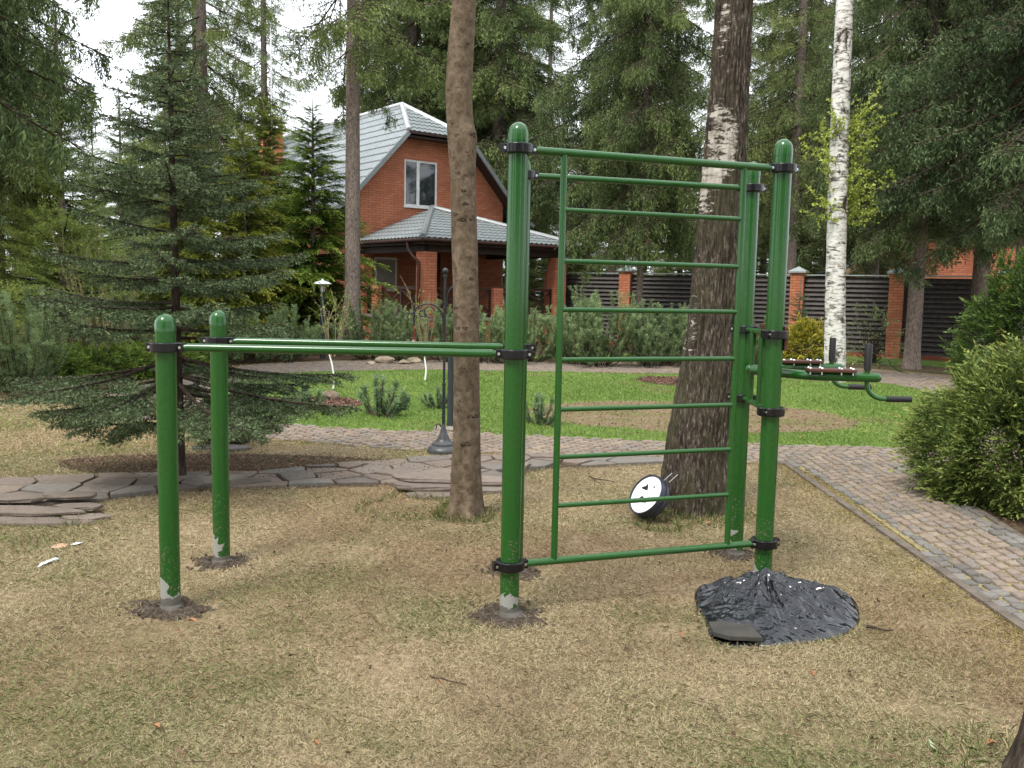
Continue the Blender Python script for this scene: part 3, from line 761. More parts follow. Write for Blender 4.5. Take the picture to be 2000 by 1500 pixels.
# ------------------------------------------------------------------ trunks
def trunk_from_edges(E, depth, n=48, rows=90, rough=.0, rk=9, top_ext=1.5, lobes=0, seed=0, below=True):
    """E: (y, xl, xr) silhouettes of the photo at a fixed distance -> centre line and radii"""
    E = sorted(E, key=lambda e: -e[0]); zs = []; xs = []; rs = []
    for y, a, b in E:
        pa, pb = PY(a, y, depth), PY(b, y, depth); zs.append((pa[2]+pb[2])/2); xs.append((pa[0]+pb[0])/2); rs.append((pb[0]-pa[0])/2)
    zs[0] = min(zs[0], 0.0)-.02
    slope = (xs[-1]-xs[-2])/(zs[-1]-zs[-2]); zs.append(zs[-1]+top_ext); xs.append(xs[-1]+slope*top_ext); rs.append(rs[-1]*.93)
    z = np.linspace(zs[0], zs[-1], rows); x = np.interp(z, zs, xs); r_ = np.interp(z, zs, rs)
    k = np.ones(5)/5
    pad = lambda a: np.convolve(np.pad(a, 2, 'edge'), k, 'valid')
    x = pad(x); r_ = pad(r_)
    A = np.arange(n)*2*math.pi/n; V = np.zeros((rows, n, 3))
    rr = r_[:, None]*np.ones(n)
    if lobes: rr = rr*(1+.2*np.exp(-np.maximum(z, 0)/.32)[:, None]*np.cos(A*lobes+seed)[None])
    if rough:
        q = np.stack([np.cos(A)[None]*rk+z[:, None]*0, np.sin(A)[None]*rk+z[:, None]*0, z[:, None]*3.0+A[None]*0+seed], -1)
        rdg = 1-np.abs(2*fbm(q, 3)-1); rr = rr+rough*(rdg-.6)
        q2 = q*3.1; rr = rr+rough*.45*(fbm(q2, 2)-.5)
    V[..., 0] = x[:, None]+rr*np.cos(A); V[..., 1] = depth+rr*np.sin(A); V[..., 2] = z[:, None]
    Fc = np.array([(i*n+k, i*n+(k+1) % n, (i+1)*n+(k+1) % n, (i+1)*n+k) for i in range(rows-1) for k in range(n)])
    return V.reshape(-1, 3), Fc, (np.array(x), z, r_)

# brown trunk right of centre
E1 = [(1012, 868, 946), (985, 878, 940), (925, 880, 938), (850, 885, 937), (700, 886, 936), (600, 886, 935), (500, 883, 933), (350, 880, 928), (290, 876, 930), (265, 874, 932), (240, 873, 924), (180, 870, 921), (100, 874, 925), (0, 884, 930)]
V, Fc, cl = trunk_from_edges(E1, 6.4, 64, 320, .006, 5, lobes=5)
t1 = empty('tree', (cl[0][0], 6.4, 0), label='smooth brown tree trunk with dark knots just left of the tall middle post', cat='tree')
mk('trunk', V-np.array([cl[0][0], 6.4, 0]), Fc, MAT['bark_brown'], t1, True)
for k, (px, y, s) in enumerate([(890, 525, 5), (925, 527, 6), (921, 545, 6), (891, 600, 7), (927, 602, 7), (896, 640, 6), (910, 640, 6), (906, 718, 5), (900, 780, 4), (920, 810, 7), (912, 862, 10), (895, 340, 5), (913, 345, 4), (906, 375, 5), (890, 420, 7), (910, 400, 6), (921, 430, 5), (905, 430, 9), (926, 265, 10), (893, 268, 5), (885, 245, 5), (884, 925, 9), (930, 810, 8), (884, 520, 6), (915, 300, 5), (888, 300, 4), (900, 200, 3), (888, 130, 4), (915, 90, 4)]):
    p = PY(px, y, 6.4); i = np.argmin(abs(cl[1]-p[2])); xc, rc = cl[0][i], cl[2][i]
    u_ = np.clip((p[0]-xc)/rc, -.98, .98); nrm = np.array([u_, -math.sqrt(1-u_*u_), .0]); c = np.array([xc, 6.4, p[2]])+nrm*rc
    s = s/F*6.4*.62
    up = np.array([0, 0, 1.]); sx = np.cross(up, nrm)
    n = 10; VV = []
    for r_, h in ((1.9, -.12), (1.2, .2), (.7, .26), (.4, .02), (0.02, -.1)):
        for j in range(n):
            a = 2*math.pi*j/n; w_ = 1+.25*math.sin(a*3+k)
            VV.append(c-np.array([xc*0, 0, 0])+(sx*math.cos(a)*1.15+up*math.sin(a)*.8)*r_*s*w_*.8+nrm*h*s)
    MB().add(VV, [(i_*n+j, i_*n+(j+1) % n, (i_+1)*n+(j+1) % n, (i_+1)*n+j) for i_ in range(4) for j in range(n)]).build('knot', MAT['knot'], t1, True, off=(cl[0][0], 6.4, 0))

# big rough birch
E2 = [(1008, 1296, 1432), (985, 1298, 1424), (950, 1296, 1421), (900, 1303, 1419), (860, 1308, 1421), (800, 1318, 1427), (705, 1337, 1434), (600, 1351, 1440), (500, 1362, 1441), (400, 1371, 1446), (300, 1380, 1453), (150, 1393, 1459), (0, 1403, 1466)]
V, Fc, cl2 = trunk_from_edges(E2, 6.75, 200, 560, .045, 5.5, lobes=4, seed=2)
_A = np.tile(np.arange(200)*2*math.pi/200, 560); _z = V[:, 2]; _l = np.cos(_A-math.pi*1.27)   # 1 towards the left front
def _bell(z0, z1, s): return 1/(1+np.exp(-(_z-z0)/s))*1/(1+np.exp((_z-z1)/s))
_n = fbm(np.stack([np.cos(_A)*1.3, np.sin(_A)*1.3, _z*1.6], -1), 4)-.5
_s = np.clip(np.cos(_A-math.pi*1.06), 0, 1)
wv_ = .0+_bell(2.4, 3.0, .04)*(.2+.5*_l)+_bell(2.1, 2.5, .05)*(.6*_s)+_bell(3.3, 3.7, .06)*(.1+.36*_l)+_bell(.95, 1.72, .07)*np.clip((_s-.3)*.8, -.2, .5)+_n*.9+_bell(-.1, .2, .05)*.02
t2 = empty('birch_tree', (cl2[0][0], 6.75, 0), label='thick old birch with furrowed brown bark and white patches behind the ladder', cat='tree')
mk('trunk', V-np.array([cl2[0][0], 6.75, 0]), Fc, MAT['birch_rough'], t2, True, val=wv_)
# white birch
E3 = [(748, 1606, 1655), (730, 1610, 1651), (600, 1612, 1650), (500, 1615, 1651), (350, 1619, 1655), (200, 1625, 1659), (0, 1634, 1665)]
V, Fc, cl3 = trunk_from_edges(E3, 17.3, 32, 160, .02, 3)
t3 = empty('birch_tree', (cl3[0][0], 17.3, 0), label='slender white birch trunk with a puff of fresh yellow-green leaves behind the dip arms', cat='tree')
mk('trunk', V-np.array([cl3[0][0], 17.3, 0]), Fc, MAT['birch_white'], t3, True)
def birch_leaves():
    rng = np.random.default_rng(5); lv = Leaves(); tw = MB(); segs = []
    for k in range(64):
        y0 = rng.uniform(260, 450); p = PY(1640, y0, 17.3); side = 1 if rng.random() < .72 else -1
        L = rng.uniform(.35, 1.0)*(1 if side > 0 else .75); a = rng.uniform(-1.2, 1.0)
        d = np.array([side*math.cos(a), math.sin(a), rng.uniform(.1, 1.0)]); d = unit(d)
        pts = [p+d*L*t+np.array([0, 0, .12*t*t]) for t in (0, .35, .7, 1)]
        tw.tube(pts, [.007, .005, .004, .002], 4, False)
        for i in range(3): segs.append((pts[i], pts[i+1]))
        for j in range(4):
            q = pts[1]+(pts[3]-pts[1])*rng.random(); e = q+unit(d+rng.normal(size=3)*.8)*rng.uniform(.1, .3); segs.append((q, e))
    A = np.array([s[0] for s in segs]); B = np.array([s[1] for s in segs])
    needles(lv, A, B, 50, .055, .04, rng, 1.0, False, .7, .5)
    off = (cl3[0][0], 17.3, 0)
    lv.build('leaves', MAT['leaf'], t3, off); tw.build('twigs', MAT['twig'], t3, off=off)
birch_leaves()

# dark leaning trunk at the lower right corner
ps = [(1.855, 2.93, -.02), (1.868, 2.93, .08), (1.895, 2.95, .3), (1.95, 2.98, .7), (2.07, 3.02, 1.4), (2.2, 3.05, 2.4), (2.3, 3.1, 4.0)]
t10 = empty('tree', (1.8, 2.95, 0), label='dark rough leaning trunk cut off by the lower right corner of the photo', cat='tree')
zz = np.linspace(-.02, 4, 160); px_ = np.interp(zz, [p[2] for p in ps], [p[0] for p in ps]); py_ = np.interp(zz, [p[2] for p in ps], [p[1] for p in ps])
rr_ = .105+.05*np.exp(-np.maximum(zz, 0)/.15)
V, Fc = tube(np.stack([px_, py_, zz], -1), rr_, 72, False)
q = V*np.array([14, 14, 5.]); dd = V-np.repeat(np.stack([px_, py_, zz], -1), 72, 0)
V = V+unit(dd)*(.022*(1-np.abs(2*fbm(q, 4)-1))-.012)[:, None]
mk('trunk', V-np.array([1.8, 2.95, 0]), Fc, MAT['bark_dark'], t10, True)

# ------------------------------------------------------------------ conifers
def wood(paths, n=4):
    """paths: list of (points, radii)"""
    mb = MB()
    for p, r_ in paths: mb.tube(p, r_, n, False)
    return mb

def near_fir():
    """open blue-green spruce with level whorls left of the short posts"""
    rng = np.random.default_rng(11); X0, Y0 = -2.76, 7.5
    H = 4.15; lv = Leaves(); A = []; B = []; vals = []; wd = []
    off = np.array([X0, Y0, 0])
    trunkx = lambda z: -.03*z/4
    wh = []
    for z in (.42, .52, .78, .86, 1.02, 1.22, 1.42, 1.62, 1.80, 2.0, 2.2, 2.36, 2.5, 2.62, 2.80, 2.9, 3.02, 3.13, 3.24, 3.36, 3.47, 3.58, 3.69, 3.8, 3.9, 4.0, 4.08):
        if z < 1.05: R0 = 1.5
        elif z < 1.7: R0 = 1.3-(z-1)*.2
        elif z < 2.4: R0 = 1.12-(z-1.7)*.42
        elif z < 3.1: R0 = .84-(z-2.4)*.55
        else: R0 = .46*(1-(z-3.1)/1.3)
        n = {0: 6}.get(0, 6) if z > .6 else 4
        n = 5 if .6 < z < 3.0 else (5 if z >= 3.0 else 4)
        a0 = rng.uniform(0, 6.28)
        for k in range(n):
            a = a0+2*math.pi*k/n+rng.normal()*.15
            wh.append((z+rng.normal()*.03, a, R0*rng.uniform(.68, 1.1)))
    for z, a, L in wh:
        dr = -.28 if z < 1.1 else (-.08 if z < 2 else .12)
        if z < .6: dr = .05; L *= .8
        h = np.array([math.cos(a), math.sin(a), 0]); s = np.array([-h[1], h[0], 0])
        sag = rng.uniform(-.05, .1)
        def ax(t): return off+np.array([trunkx(z), 0, z])+h*L*t+np.array([0, 0, 1])*(dr*L*t+(.16 if z < 2 else .05)*L*t*t)+s*sag*L*t*t
        ts = np.linspace(0, 1, 7); wd.append(([ax(t) for t in ts], np.linspace(.013*max(L, .4), .002, 7)))
        bare = .32 if z < 1.3 else .12
        for i in range(6):
            if ts[i+1] > bare: A.append(ax(ts[i])); B.append(ax(ts[i+1])); vals.append(.35)
        t = bare
        while t < .97:
            for sg in (-1, 1):
                if rng.random() < .24: continue
                l2 = (.42*(1-t)**.8+.07)*L*rng.uniform(.7, 1.1); an = rng.uniform(.6, .95)
                d = unit(h*math.cos(an)+s*sg*math.sin(an)+np.array([0, 0, rng.uniform(-.28, .02)+(.0 if z > 1.2 else -.12)]))
                p = ax(t); e = p+d*l2; A.append(p); B.append(e); vals.append(.45)
                if l2 > .1: wd.append(([p, e], [.004, .0015]))
                m = int(l2/.055)
                for j in range(1, m):
                    f_ = j/m
                    for s2 in (-1, 1):
                        if rng.random() < .25: continue
                        l3 = .42*l2*(1-f_)+.035; sd2 = unit(np.cross(d, [0, 0, 1.]))*s2
                        d3 = unit(d*.75+sd2*.6+np.array([0, 0, rng.uniform(-.3, .05)])); q = p+d*l2*f_
                        A.append(q); B.append(q+d3*l3); vals.append(.6)
            t += .055/max(L, .35)*.9
    A = np.array(A); B = np.array(B); vals = np.array(vals)+rng.normal(size=len(A))*.12
    needles(lv, A, B, 125, .030, .009, rng, .72, False, vals, .5)
    t = empty('spruce_tree', off, label='open grey-green young spruce with long level branches behind the short posts', cat='tree')
    lv.build('crown', MAT['fir'], t, off)
    mb = wood(wd, 5); mb.build('branches', MAT['bark_dark'], t, True, off=off)
    zz = np.linspace(-.02, H, 60); V, Fc = tube(np.stack([trunkx(zz), zz*0, zz], -1), np.interp(zz, [0, .1, 2, H], [.058, .045, .03, .004]), 14)
    mk('trunk', V, Fc, MAT['bark_dark'], t, True)
near_fir()

def proto_droop(rng, dens=1.0):
    """Norway spruce limb, unit length along +x, curtains of hanging twigs"""
    lv = Leaves(); A = []; B = []; V_ = []; wd = []
    up = rng.uniform(.1, .3); ax = lambda t: np.array([t, .05*math.sin(t*3+up*9), -.42*t+up*t*t+.02])
    ts = np.linspace(0, 1, 7); wd.append(([ax(t) for t in ts], np.linspace(.009, .002, 7)))
    for i in range(int(30*dens)):
        t = rng.uniform(.12, 1); p = ax(t)
        hang = rng.uniform(.07, .26)*(1.15-t*.5)
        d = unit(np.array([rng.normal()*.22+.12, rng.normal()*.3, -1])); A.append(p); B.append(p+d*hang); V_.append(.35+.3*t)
    for i in range(int(22*dens)):
        t = rng.uniform(.1, .96); sg = rng.choice([-1, 1]); l2 = (.34*(1-t)+.09)*rng.uniform(.6, 1.15); an = rng.uniform(.6, 1.1); p = ax(t)
        d = unit(np.array([math.cos(an), sg*math.sin(an), rng.uniform(-.45, -.05)])); e = p+d*l2
        wd.append(([p, e], [.004, .0015])); A.append(p); B.append(e); V_.append(.55)
        for j in range(int(7*dens)+1):
            f_ = rng.uniform(.15, 1); q = p+d*l2*f_; hang = rng.uniform(.04, .2)*(1.2-f_*.5)
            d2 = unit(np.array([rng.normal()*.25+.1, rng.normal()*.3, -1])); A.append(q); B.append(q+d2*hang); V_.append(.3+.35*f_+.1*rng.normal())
    for i in range(5): A.append(ax(.5+i*.1)); B.append(ax(.6+i*.1)); V_.append(.7)
    needles(lv, np.array(A), np.array(B), 62*dens**.3, .036, .0085, rng, .55, False, np.array(V_), .45, 3)
    return lv, wd
def proto_level(rng, dens=1.0):
    """younger spruce limb: flat spray, tips turned up, drooping side twigs"""
    lv = Leaves(); A = []; B = []; V_ = []; wd = []
    ax = lambda t: np.array([t, 0, -.18*t+.24*t*t])
    ts = np.linspace(0, 1, 6); wd.append(([ax(t) for t in ts], np.linspace(.014, .003, 6)))
    t = .12
    while t < 1:
        for sg in (-1, 1):
            l2 = (.4*(1-t)**.8+.07)*rng.uniform(.7, 1.1); an = rng.uniform(.6, .95); p = ax(t)
            d = unit(np.array([math.cos(an), sg*math.sin(an), rng.uniform(-.3, .08)])); e = p+d*l2; A.append(p); B.append(e); V_.append(.45+.2*t)
            m = max(2, int(l2/.05))
            for j in range(1, m):
                f_ = j/m; q = p+d*l2*f_; s2 = rng.choice([-1, 1]); sd2 = unit(np.cross(d, [0, 0, 1.]))*s2
                A.append(q); B.append(q+unit(d*.7+sd2*.6+np.array([0, 0, rng.uniform(-.5, .0)]))*(.4*l2*(1-f_)+.045)); V_.append(.5+.35*f_)
        t += .045/dens
    needles(lv, np.array(A), np.array(B), 60, .034, .0105, rng, .7, False, np.array(V_), .4, 2)
    return lv, wd
def proto_feather(rng, dens=1.0):
    """thuja or hemlock like limb: overlapping yellow-green fronds"""
    lv = Leaves(); wd = []
    ax = lambda t: np.array([t, 0, .12*t-.38*t*t])
    ts = np.linspace(0, 1, 6); wd.append(([ax(t) for t in ts], np.linspace(.014, .003, 6)))
    P = []; D = []; Ls = []; Vv = []
    for i in range(int(46*dens)):
        t = rng.uniform(.15, 1); an = rng.uniform(-1.15, 1.15)*(1.1-t*.6); P.append(ax(t)+rng.normal(size=3)*.012)
        D.append((math.cos(an), math.sin(an), rng.uniform(-.5, .15))); Ls.append(rng.uniform(.13, .3)*(1.15-.45*t)); Vv.append(.3+.45*t+.1*rng.normal())
    fronds(lv, np.array(P), np.array(D, float), np.array(Ls), rng, 9, .42, .13, .4, np.array(Vv), None, .35)
    return lv, wd

def make_crown(protos, branches, rng):
    """branches: (origin, azimuth, pitch, length)"""
    Vs = []; vs = []; W = []
    for (o, a, pt, L) in branches:
        V, v, wv = protos[rng.integers(0, len(protos))]
        ro = rng.normal()*.25
        ca, sa, cp, sp_, cr_, sr_ = math.cos(a), math.sin(a), math.cos(pt), math.sin(pt), math.cos(ro), math.sin(ro)
        Rx = np.array([[1, 0, 0], [0, cr_, -sr_], [0, sr_, cr_]]); Ry = np.array([[cp, 0, -sp_], [0, 1, 0], [sp_, 0, cp]]); Rz = np.array([[ca, -sa, 0], [sa, ca, 0], [0, 0, 1]])
        Mx = Rz@Ry@Rx
        Vs.append((V*L)@Mx.T+o); vs.append(np.clip(v+rng.normal()*.1, 0, 1)); W.append((wv*L)@Mx.T+o)
    return np.concatenate(Vs), np.concatenate(vs), W
def pack(lw):
    lv, wd = lw; V, v = lv.arr(); mb = wood(wd, 4); return V, v, np.concatenate(mb.V), mb.F
def conifer_meshes(name, protos, z0, zc, Hf, Rm, step, n, rng, mat, bark, tr, pitch=(-.15, .35), power=.75, sparse=0, lean=0, rtop=.35, jl=.3):
    """returns crown, limbs and trunk meshes (at the origin)"""
    P = [pack(p) for p in protos]; br = []; z = z0
    while z < zc:
        f_ = (z-z0)/(Hf-z0); Rz = Rm*(1-f_)**power*(.45+.55*min(1, (z-z0+.5)/1.6))
        k0 = rng.uniform(0, 6.28); m = n
        for k in range(m):
            if rng.random() < sparse: continue
            L = Rz*rng.uniform(1-jl*1.4, 1+jl*.6); 
            if L < .15: continue
            br.append((np.array([lean*z, 0, z+rng.normal()*step*.3]), k0+2*math.pi*k/m+rng.normal()*.25, pitch[0]+(pitch[1]-pitch[0])*f_+rng.normal()*.08, L))
        z += step*rng.uniform(.8, 1.2)
    idx = [rng.integers(0, len(P)) for _ in br]; Vs = []; vs = []; Wv = []; Wf = []; nw = 0
    for (o, a, pt, L), i in zip(br, idx):
        V, v, wv, wf = P[i]; ro = rng.normal()*.25
        ca, sa, cp, sp_, c2, s2 = math.cos(a), math.sin(a), math.cos(pt), math.sin(pt), math.cos(ro), math.sin(ro)
        Mx = np.array([[ca, -sa, 0], [sa, ca, 0], [0, 0, 1]])@np.array([[cp, 0, -sp_], [0, 1, 0], [sp_, 0, cp]])@np.array([[1, 0, 0], [0, c2, -s2], [0, s2, c2]])
        Vs.append((V*L)@Mx.T+o); vs.append(np.clip(v+rng.normal()*.12, 0, 1)); Wv.append((wv*L)@Mx.T+o)
        Wf.append(np.array([f for f in wf if len(f) == 4])+nw); nw += len(wv)
    V = np.concatenate(Vs); v = np.concatenate(vs)
    c = mk(name+'_crown', V, np.arange(len(V)).reshape(-1, 4), mat, val=v); w_ = mk(name+'_limbs', np.concatenate(Wv), np.concatenate(Wf), MAT['twig'])
    top = min(Hf, zc+.6); zz = np.linspace(-.05, top, 60)
    rad = tr*(1-np.clip(zz, 0, Hf)/Hf)**.8+.35*tr*np.exp(-np.maximum(zz, 0)/.18)+.006
    TV, TF = tube(np.stack([lean*zz, zz*0, zz], -1), rad, 16)
    t = mk(name+'_trunk', TV, TF, bark, smooth=True)
    out_ = (c.data, w_.data, t.data)
    for o in (c, w_, t): bpy.data.objects.remove(o)
    print('conifer', name, len(V)//4)
    return out_
def place(ms, x, y, name, label, cat='tree', group=None, color=(1, 1, 1), s=1., rz=None, sz=None, trunk=True):
    t = empty(name, (x, y, 0), random.uniform(0, 6.28) if rz is None else rz, label=label, cat=cat, group=group); t.scale = (s, s, sz or s)
    for me, nm in zip(ms, ('crown', 'branches', 'trunk')):
        if nm == 'trunk' and not trunk: continue
        o = bpy.data.objects.new(nm, me); COL.objects.link(o); o.parent = t
        o.color = tuple(color)+(1,) if nm == 'crown' else (1, 1, 1, 1)
    return t
def at(px, Y): return ((px-1000)/F*Y*1.005, Y)

rg = np.random.default_rng(99)
dr = [proto_droop(rg) for _ in range(4)]; drs = [proto_droop(rg, .6) for _ in range(3)]
lvv = [proto_level(rg, .9) for _ in range(3)]; fe = [proto_feather(rg) for _ in range(3)]
BK = MAT['bark_spruce']
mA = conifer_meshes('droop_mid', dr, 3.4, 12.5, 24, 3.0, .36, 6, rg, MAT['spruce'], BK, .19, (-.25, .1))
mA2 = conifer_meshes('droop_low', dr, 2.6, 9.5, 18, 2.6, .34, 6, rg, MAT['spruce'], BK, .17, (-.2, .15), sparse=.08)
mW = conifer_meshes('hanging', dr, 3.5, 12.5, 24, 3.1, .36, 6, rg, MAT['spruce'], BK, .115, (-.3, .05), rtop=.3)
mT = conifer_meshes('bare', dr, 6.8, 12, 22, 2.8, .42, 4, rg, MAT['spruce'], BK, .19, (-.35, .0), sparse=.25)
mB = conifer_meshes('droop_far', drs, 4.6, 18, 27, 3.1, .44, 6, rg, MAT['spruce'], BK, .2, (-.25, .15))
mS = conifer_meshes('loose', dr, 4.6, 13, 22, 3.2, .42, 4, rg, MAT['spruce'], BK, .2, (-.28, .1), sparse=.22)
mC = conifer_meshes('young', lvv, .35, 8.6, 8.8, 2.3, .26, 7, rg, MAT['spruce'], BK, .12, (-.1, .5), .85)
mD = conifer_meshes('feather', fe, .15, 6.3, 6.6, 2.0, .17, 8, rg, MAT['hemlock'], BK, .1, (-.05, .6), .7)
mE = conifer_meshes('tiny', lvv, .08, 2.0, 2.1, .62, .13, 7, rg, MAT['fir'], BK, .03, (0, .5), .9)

SP = 'spruce_tree'
D1 = (.62, .74, .72); D2 = (.8, .9, .8); G1 = (1.25, 1.3, 1.0); G2c = (1.45, 1.45, 1.15); HAZE_TINT = (1.35, 1.45, 1.4)  # last tint lightens far crowns, haze put into their colour
# right side
place(mA, *at(1777, 20.85), SP, 'grey-barked spruce with drooping branches standing right of the white birch', color=D2, rz=1.0, s=.9, sz=1.1)
place(mA, *at(1985, 16.5), SP, 'dark drooping spruce filling the top right corner', color=D1, rz=2.2)
place(mA, *at(1900, 21.5), SP, 'dark low-hanging spruce before the right end of the fence', color=D1, rz=4, sz=1.22)
place(mA2, *at(1690, 26.8), SP, 'drooping spruce seen just right of the white birch beyond the fence', color=D2, rz=.3, s=1.15)
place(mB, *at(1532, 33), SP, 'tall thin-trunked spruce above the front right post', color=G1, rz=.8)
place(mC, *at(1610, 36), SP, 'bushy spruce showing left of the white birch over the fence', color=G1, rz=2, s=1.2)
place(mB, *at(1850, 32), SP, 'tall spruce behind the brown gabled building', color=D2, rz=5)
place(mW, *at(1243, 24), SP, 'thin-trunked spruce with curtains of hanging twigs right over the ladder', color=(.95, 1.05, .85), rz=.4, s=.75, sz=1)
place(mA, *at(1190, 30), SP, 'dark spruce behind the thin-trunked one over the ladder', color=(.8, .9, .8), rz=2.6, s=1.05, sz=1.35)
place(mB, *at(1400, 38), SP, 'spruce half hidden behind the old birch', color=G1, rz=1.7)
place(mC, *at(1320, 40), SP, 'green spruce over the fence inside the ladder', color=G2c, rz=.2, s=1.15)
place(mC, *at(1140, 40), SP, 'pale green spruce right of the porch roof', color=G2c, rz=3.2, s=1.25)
place(mC, *at(1480, 44), SP, 'haze-tinted spruce behind the rear right post', color=HAZE_TINT, rz=1.2, s=1.3)
# behind the house
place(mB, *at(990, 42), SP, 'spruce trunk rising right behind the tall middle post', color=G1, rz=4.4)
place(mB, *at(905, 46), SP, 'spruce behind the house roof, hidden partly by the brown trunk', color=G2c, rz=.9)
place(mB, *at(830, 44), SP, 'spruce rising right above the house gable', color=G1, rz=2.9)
place(mB, *at(1060, 50), SP, 'far spruce right of the tall middle post', color=HAZE_TINT, rz=5.1, s=.95)
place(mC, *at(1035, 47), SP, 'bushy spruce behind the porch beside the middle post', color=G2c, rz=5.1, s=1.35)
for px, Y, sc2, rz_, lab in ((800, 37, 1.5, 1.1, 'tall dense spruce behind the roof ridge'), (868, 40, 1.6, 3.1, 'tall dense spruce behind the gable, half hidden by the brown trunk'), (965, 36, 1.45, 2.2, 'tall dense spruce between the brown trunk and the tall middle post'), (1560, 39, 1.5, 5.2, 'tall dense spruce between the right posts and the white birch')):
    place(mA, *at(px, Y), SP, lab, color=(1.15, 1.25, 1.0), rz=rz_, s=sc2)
# left side
place(mT, *at(688, 21.5), SP, 'loose-crowned spruce whose grey trunk crosses the house front', color=G1, rz=2.1)
place(mS, *at(403, 26), SP, 'loose spruce with a tall bare trunk right of the young spruce', color=G1, rz=.2)
place(mB, *at(520, 38), SP, 'far spruce behind the chimney', color=HAZE_TINT, rz=3, s=.9)
place(mA, *at(-215, 12.5), SP, 'near dark spruce drooping into the top left corner', color=(.85, 1, .9), rz=1.1, s=1.05, sz=1.16)
place(mA, *at(-40, 17.5), SP, 'second dark drooping spruce from the left edge', color=(1, 1.1, .9), rz=3.9, sz=1.2)
place(mC, *at(130, 17.5), SP, 'bushy green spruce at the left with level branches', color=(1.5, 1.6, .95), rz=.7, s=.78)
place(mC, *at(10, 19), SP, 'green spruce at the very left edge behind the shrubs', color=(1.45, 1.55, .95), rz=2.7, s=.85)
place(mC, *at(245, 28), SP, 'haze-tinted pointed spruce seen through the gap left of the young spruce', color=HAZE_TINT, rz=1.7, s=.85)
place(mC, *at(330, 24), SP, 'green spruce directly behind the young spruce', color=(1.2, 1.25, 1), rz=5, s=.75)
FEl = ['yellow-green feathery conifer directly left of the house', 'yellow-green feathery conifer between the young spruce and the house', 'tallest yellow-green feathery conifer below the chimney', 'low yellow-green feathery conifer behind the young spruce trunk']
for (px, Y, s, c), l in zip([(612, 22.2, .93, (.75, .95, .7)), (480, 20.8, .8, (1.1, 1.1, .9)), (520, 24.5, 1.02, (.95, 1, .85)), (380, 19.5, .72, (1.1, 1.1, .9))], FEl):
    place(mD, *at(px, Y), 'conifer', l, color=c, s=s)
place(mE, *at(1553, 23.3), 'dwarf_spruce', 'small blue-green spruce in front of a brick fence pillar', color=(.9, 1, 1.1), s=1.0)
for x_, y_, s in ((-14, -12, 1), (-6, -17, 1.1), (2, -14, 1), (9, -16, 1.1), (15, -9, 1), (19, -1, 1), (-19, -3, 1.0), (-3, -25, 1.1), (6, -26, 1.2)):  # unseen trees added to cut sky light and reflections from behind the camera
    place(mA, x_, y_, SP, 'unseen spruce added behind the camera to block sky light', group='unseen spruces added behind the camera to block sky light', color=D2, s=s*1.25)
# far wood: each tree its own object
rb = random.Random(5); i = 0
for Y, stepx, off_ in ((52, 112, 0), (64, 100, 30)):
    px = -150+off_
    while px < 2150:
        short = 90 < px < 330 or 1020 < px < 1170 or 400 < px < 880 or 1360 < px < 1440 or 1560 < px < 1680
        lab = None
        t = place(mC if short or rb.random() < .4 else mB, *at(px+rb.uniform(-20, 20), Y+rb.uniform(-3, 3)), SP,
                  'haze-tinted distant spruce in the wood beyond the garden', group='distant spruces beyond the garden', color=(1.3+rb.uniform(-.2, .2), 1.5+rb.uniform(-.15, .15), 1.45), s=(rb.uniform(.95, 1.5) if short else rb.uniform(1.0, 1.4))*Y/60)  # raised tint stands in for haze over the distant wood
        px += stepx*rb.uniform(.8, 1.2); i += 1

# ------------------------------------------------------------------ shrubs
def pine_bush_mesh(name, h, r_, nst, rng, nl=.055, nw=.009, mat='pine', brush=46, lay=.0):
    lv = Leaves(); A = []; B = []; V_ = []; wd = []
    for k in range(nst):
        a = rng.uniform(0, 6.28); q = math.sqrt(rng.random()); tip = np.array([math.cos(a)*r_*q, math.sin(a)*r_*q, h*(1-.55*q*q)*rng.uniform(.72, 1.08)])
        b0 = np.array([math.cos(a)*r_*q*.25, math.sin(a)*r_*q*.25, 0]); mid = (b0+tip)/2+np.array([math.cos(a), math.sin(a), 0])*r_*q*.22+np.array([0, 0, -.08*h])
        cv = lambda t: b0*(1-t)**2+mid*2*t*(1-t)+tip*t*t
        wd.append(([cv(t) for t in (0, .3, .6, .9)], [.011, .008, .006, .003]))
        for j in range(5):
            t = .55+.09*j; A.append(cv(t)); B.append(cv(t+.09)); V_.append(.35+.1*j)
        for j in range(13):
            t = rng.uniform(.1, .95); p = cv(t); d = unit(unit(cv(min(1, t+.1))-p)+rng.normal(size=3)*.55+np.array([0, 0, .35])); l2 = rng.uniform(.1, .26)*h/1.5
            A.append(p); B.append(p+d*l2); V_.append(.2+.5*t+.12*rng.normal())
    needles(lv, np.array(A), np.array(B), brush*8, nl, nw, rng, .85, False, np.array(V_), .35, 12)
    c = lv.build(name, MAT[mat]); mb = wood(wd, 5); w_ = mb.build(name+'w', MAT['twig']); o_ = (c.data, w_.data)
    bpy.data.objects.remove(c); bpy.data.objects.remove(w_); return o_
pb = [pine_bush_mesh('pine_a', 1.55, 1.05, 34, rg), pine_bush_mesh('pine_b', 1.3, 1.15, 34, rg)]
pm = pine_bush_mesh('mugo', .34, .26, 14, rg, .035, .005, 'pine', 80)
def put(ms, x, y, name, label, cat='shrub', group=None, color=(1, 1, 1), s=1., sz=None, rz=None):
    t = empty(name, (x, y, 0), random.uniform(0, 6.28) if rz is None else rz, label=label, cat=cat, group=group); t.scale = (s, s, sz or s)
    for me, nm in zip(ms, ('foliage', 'stems')):
        o = bpy.data.objects.new(nm, me); COL.objects.link(o); o.parent = t; o.color = tuple(color)+(1,)
    return t
PN = 'grey-green pine bushes in front of the house and fence'
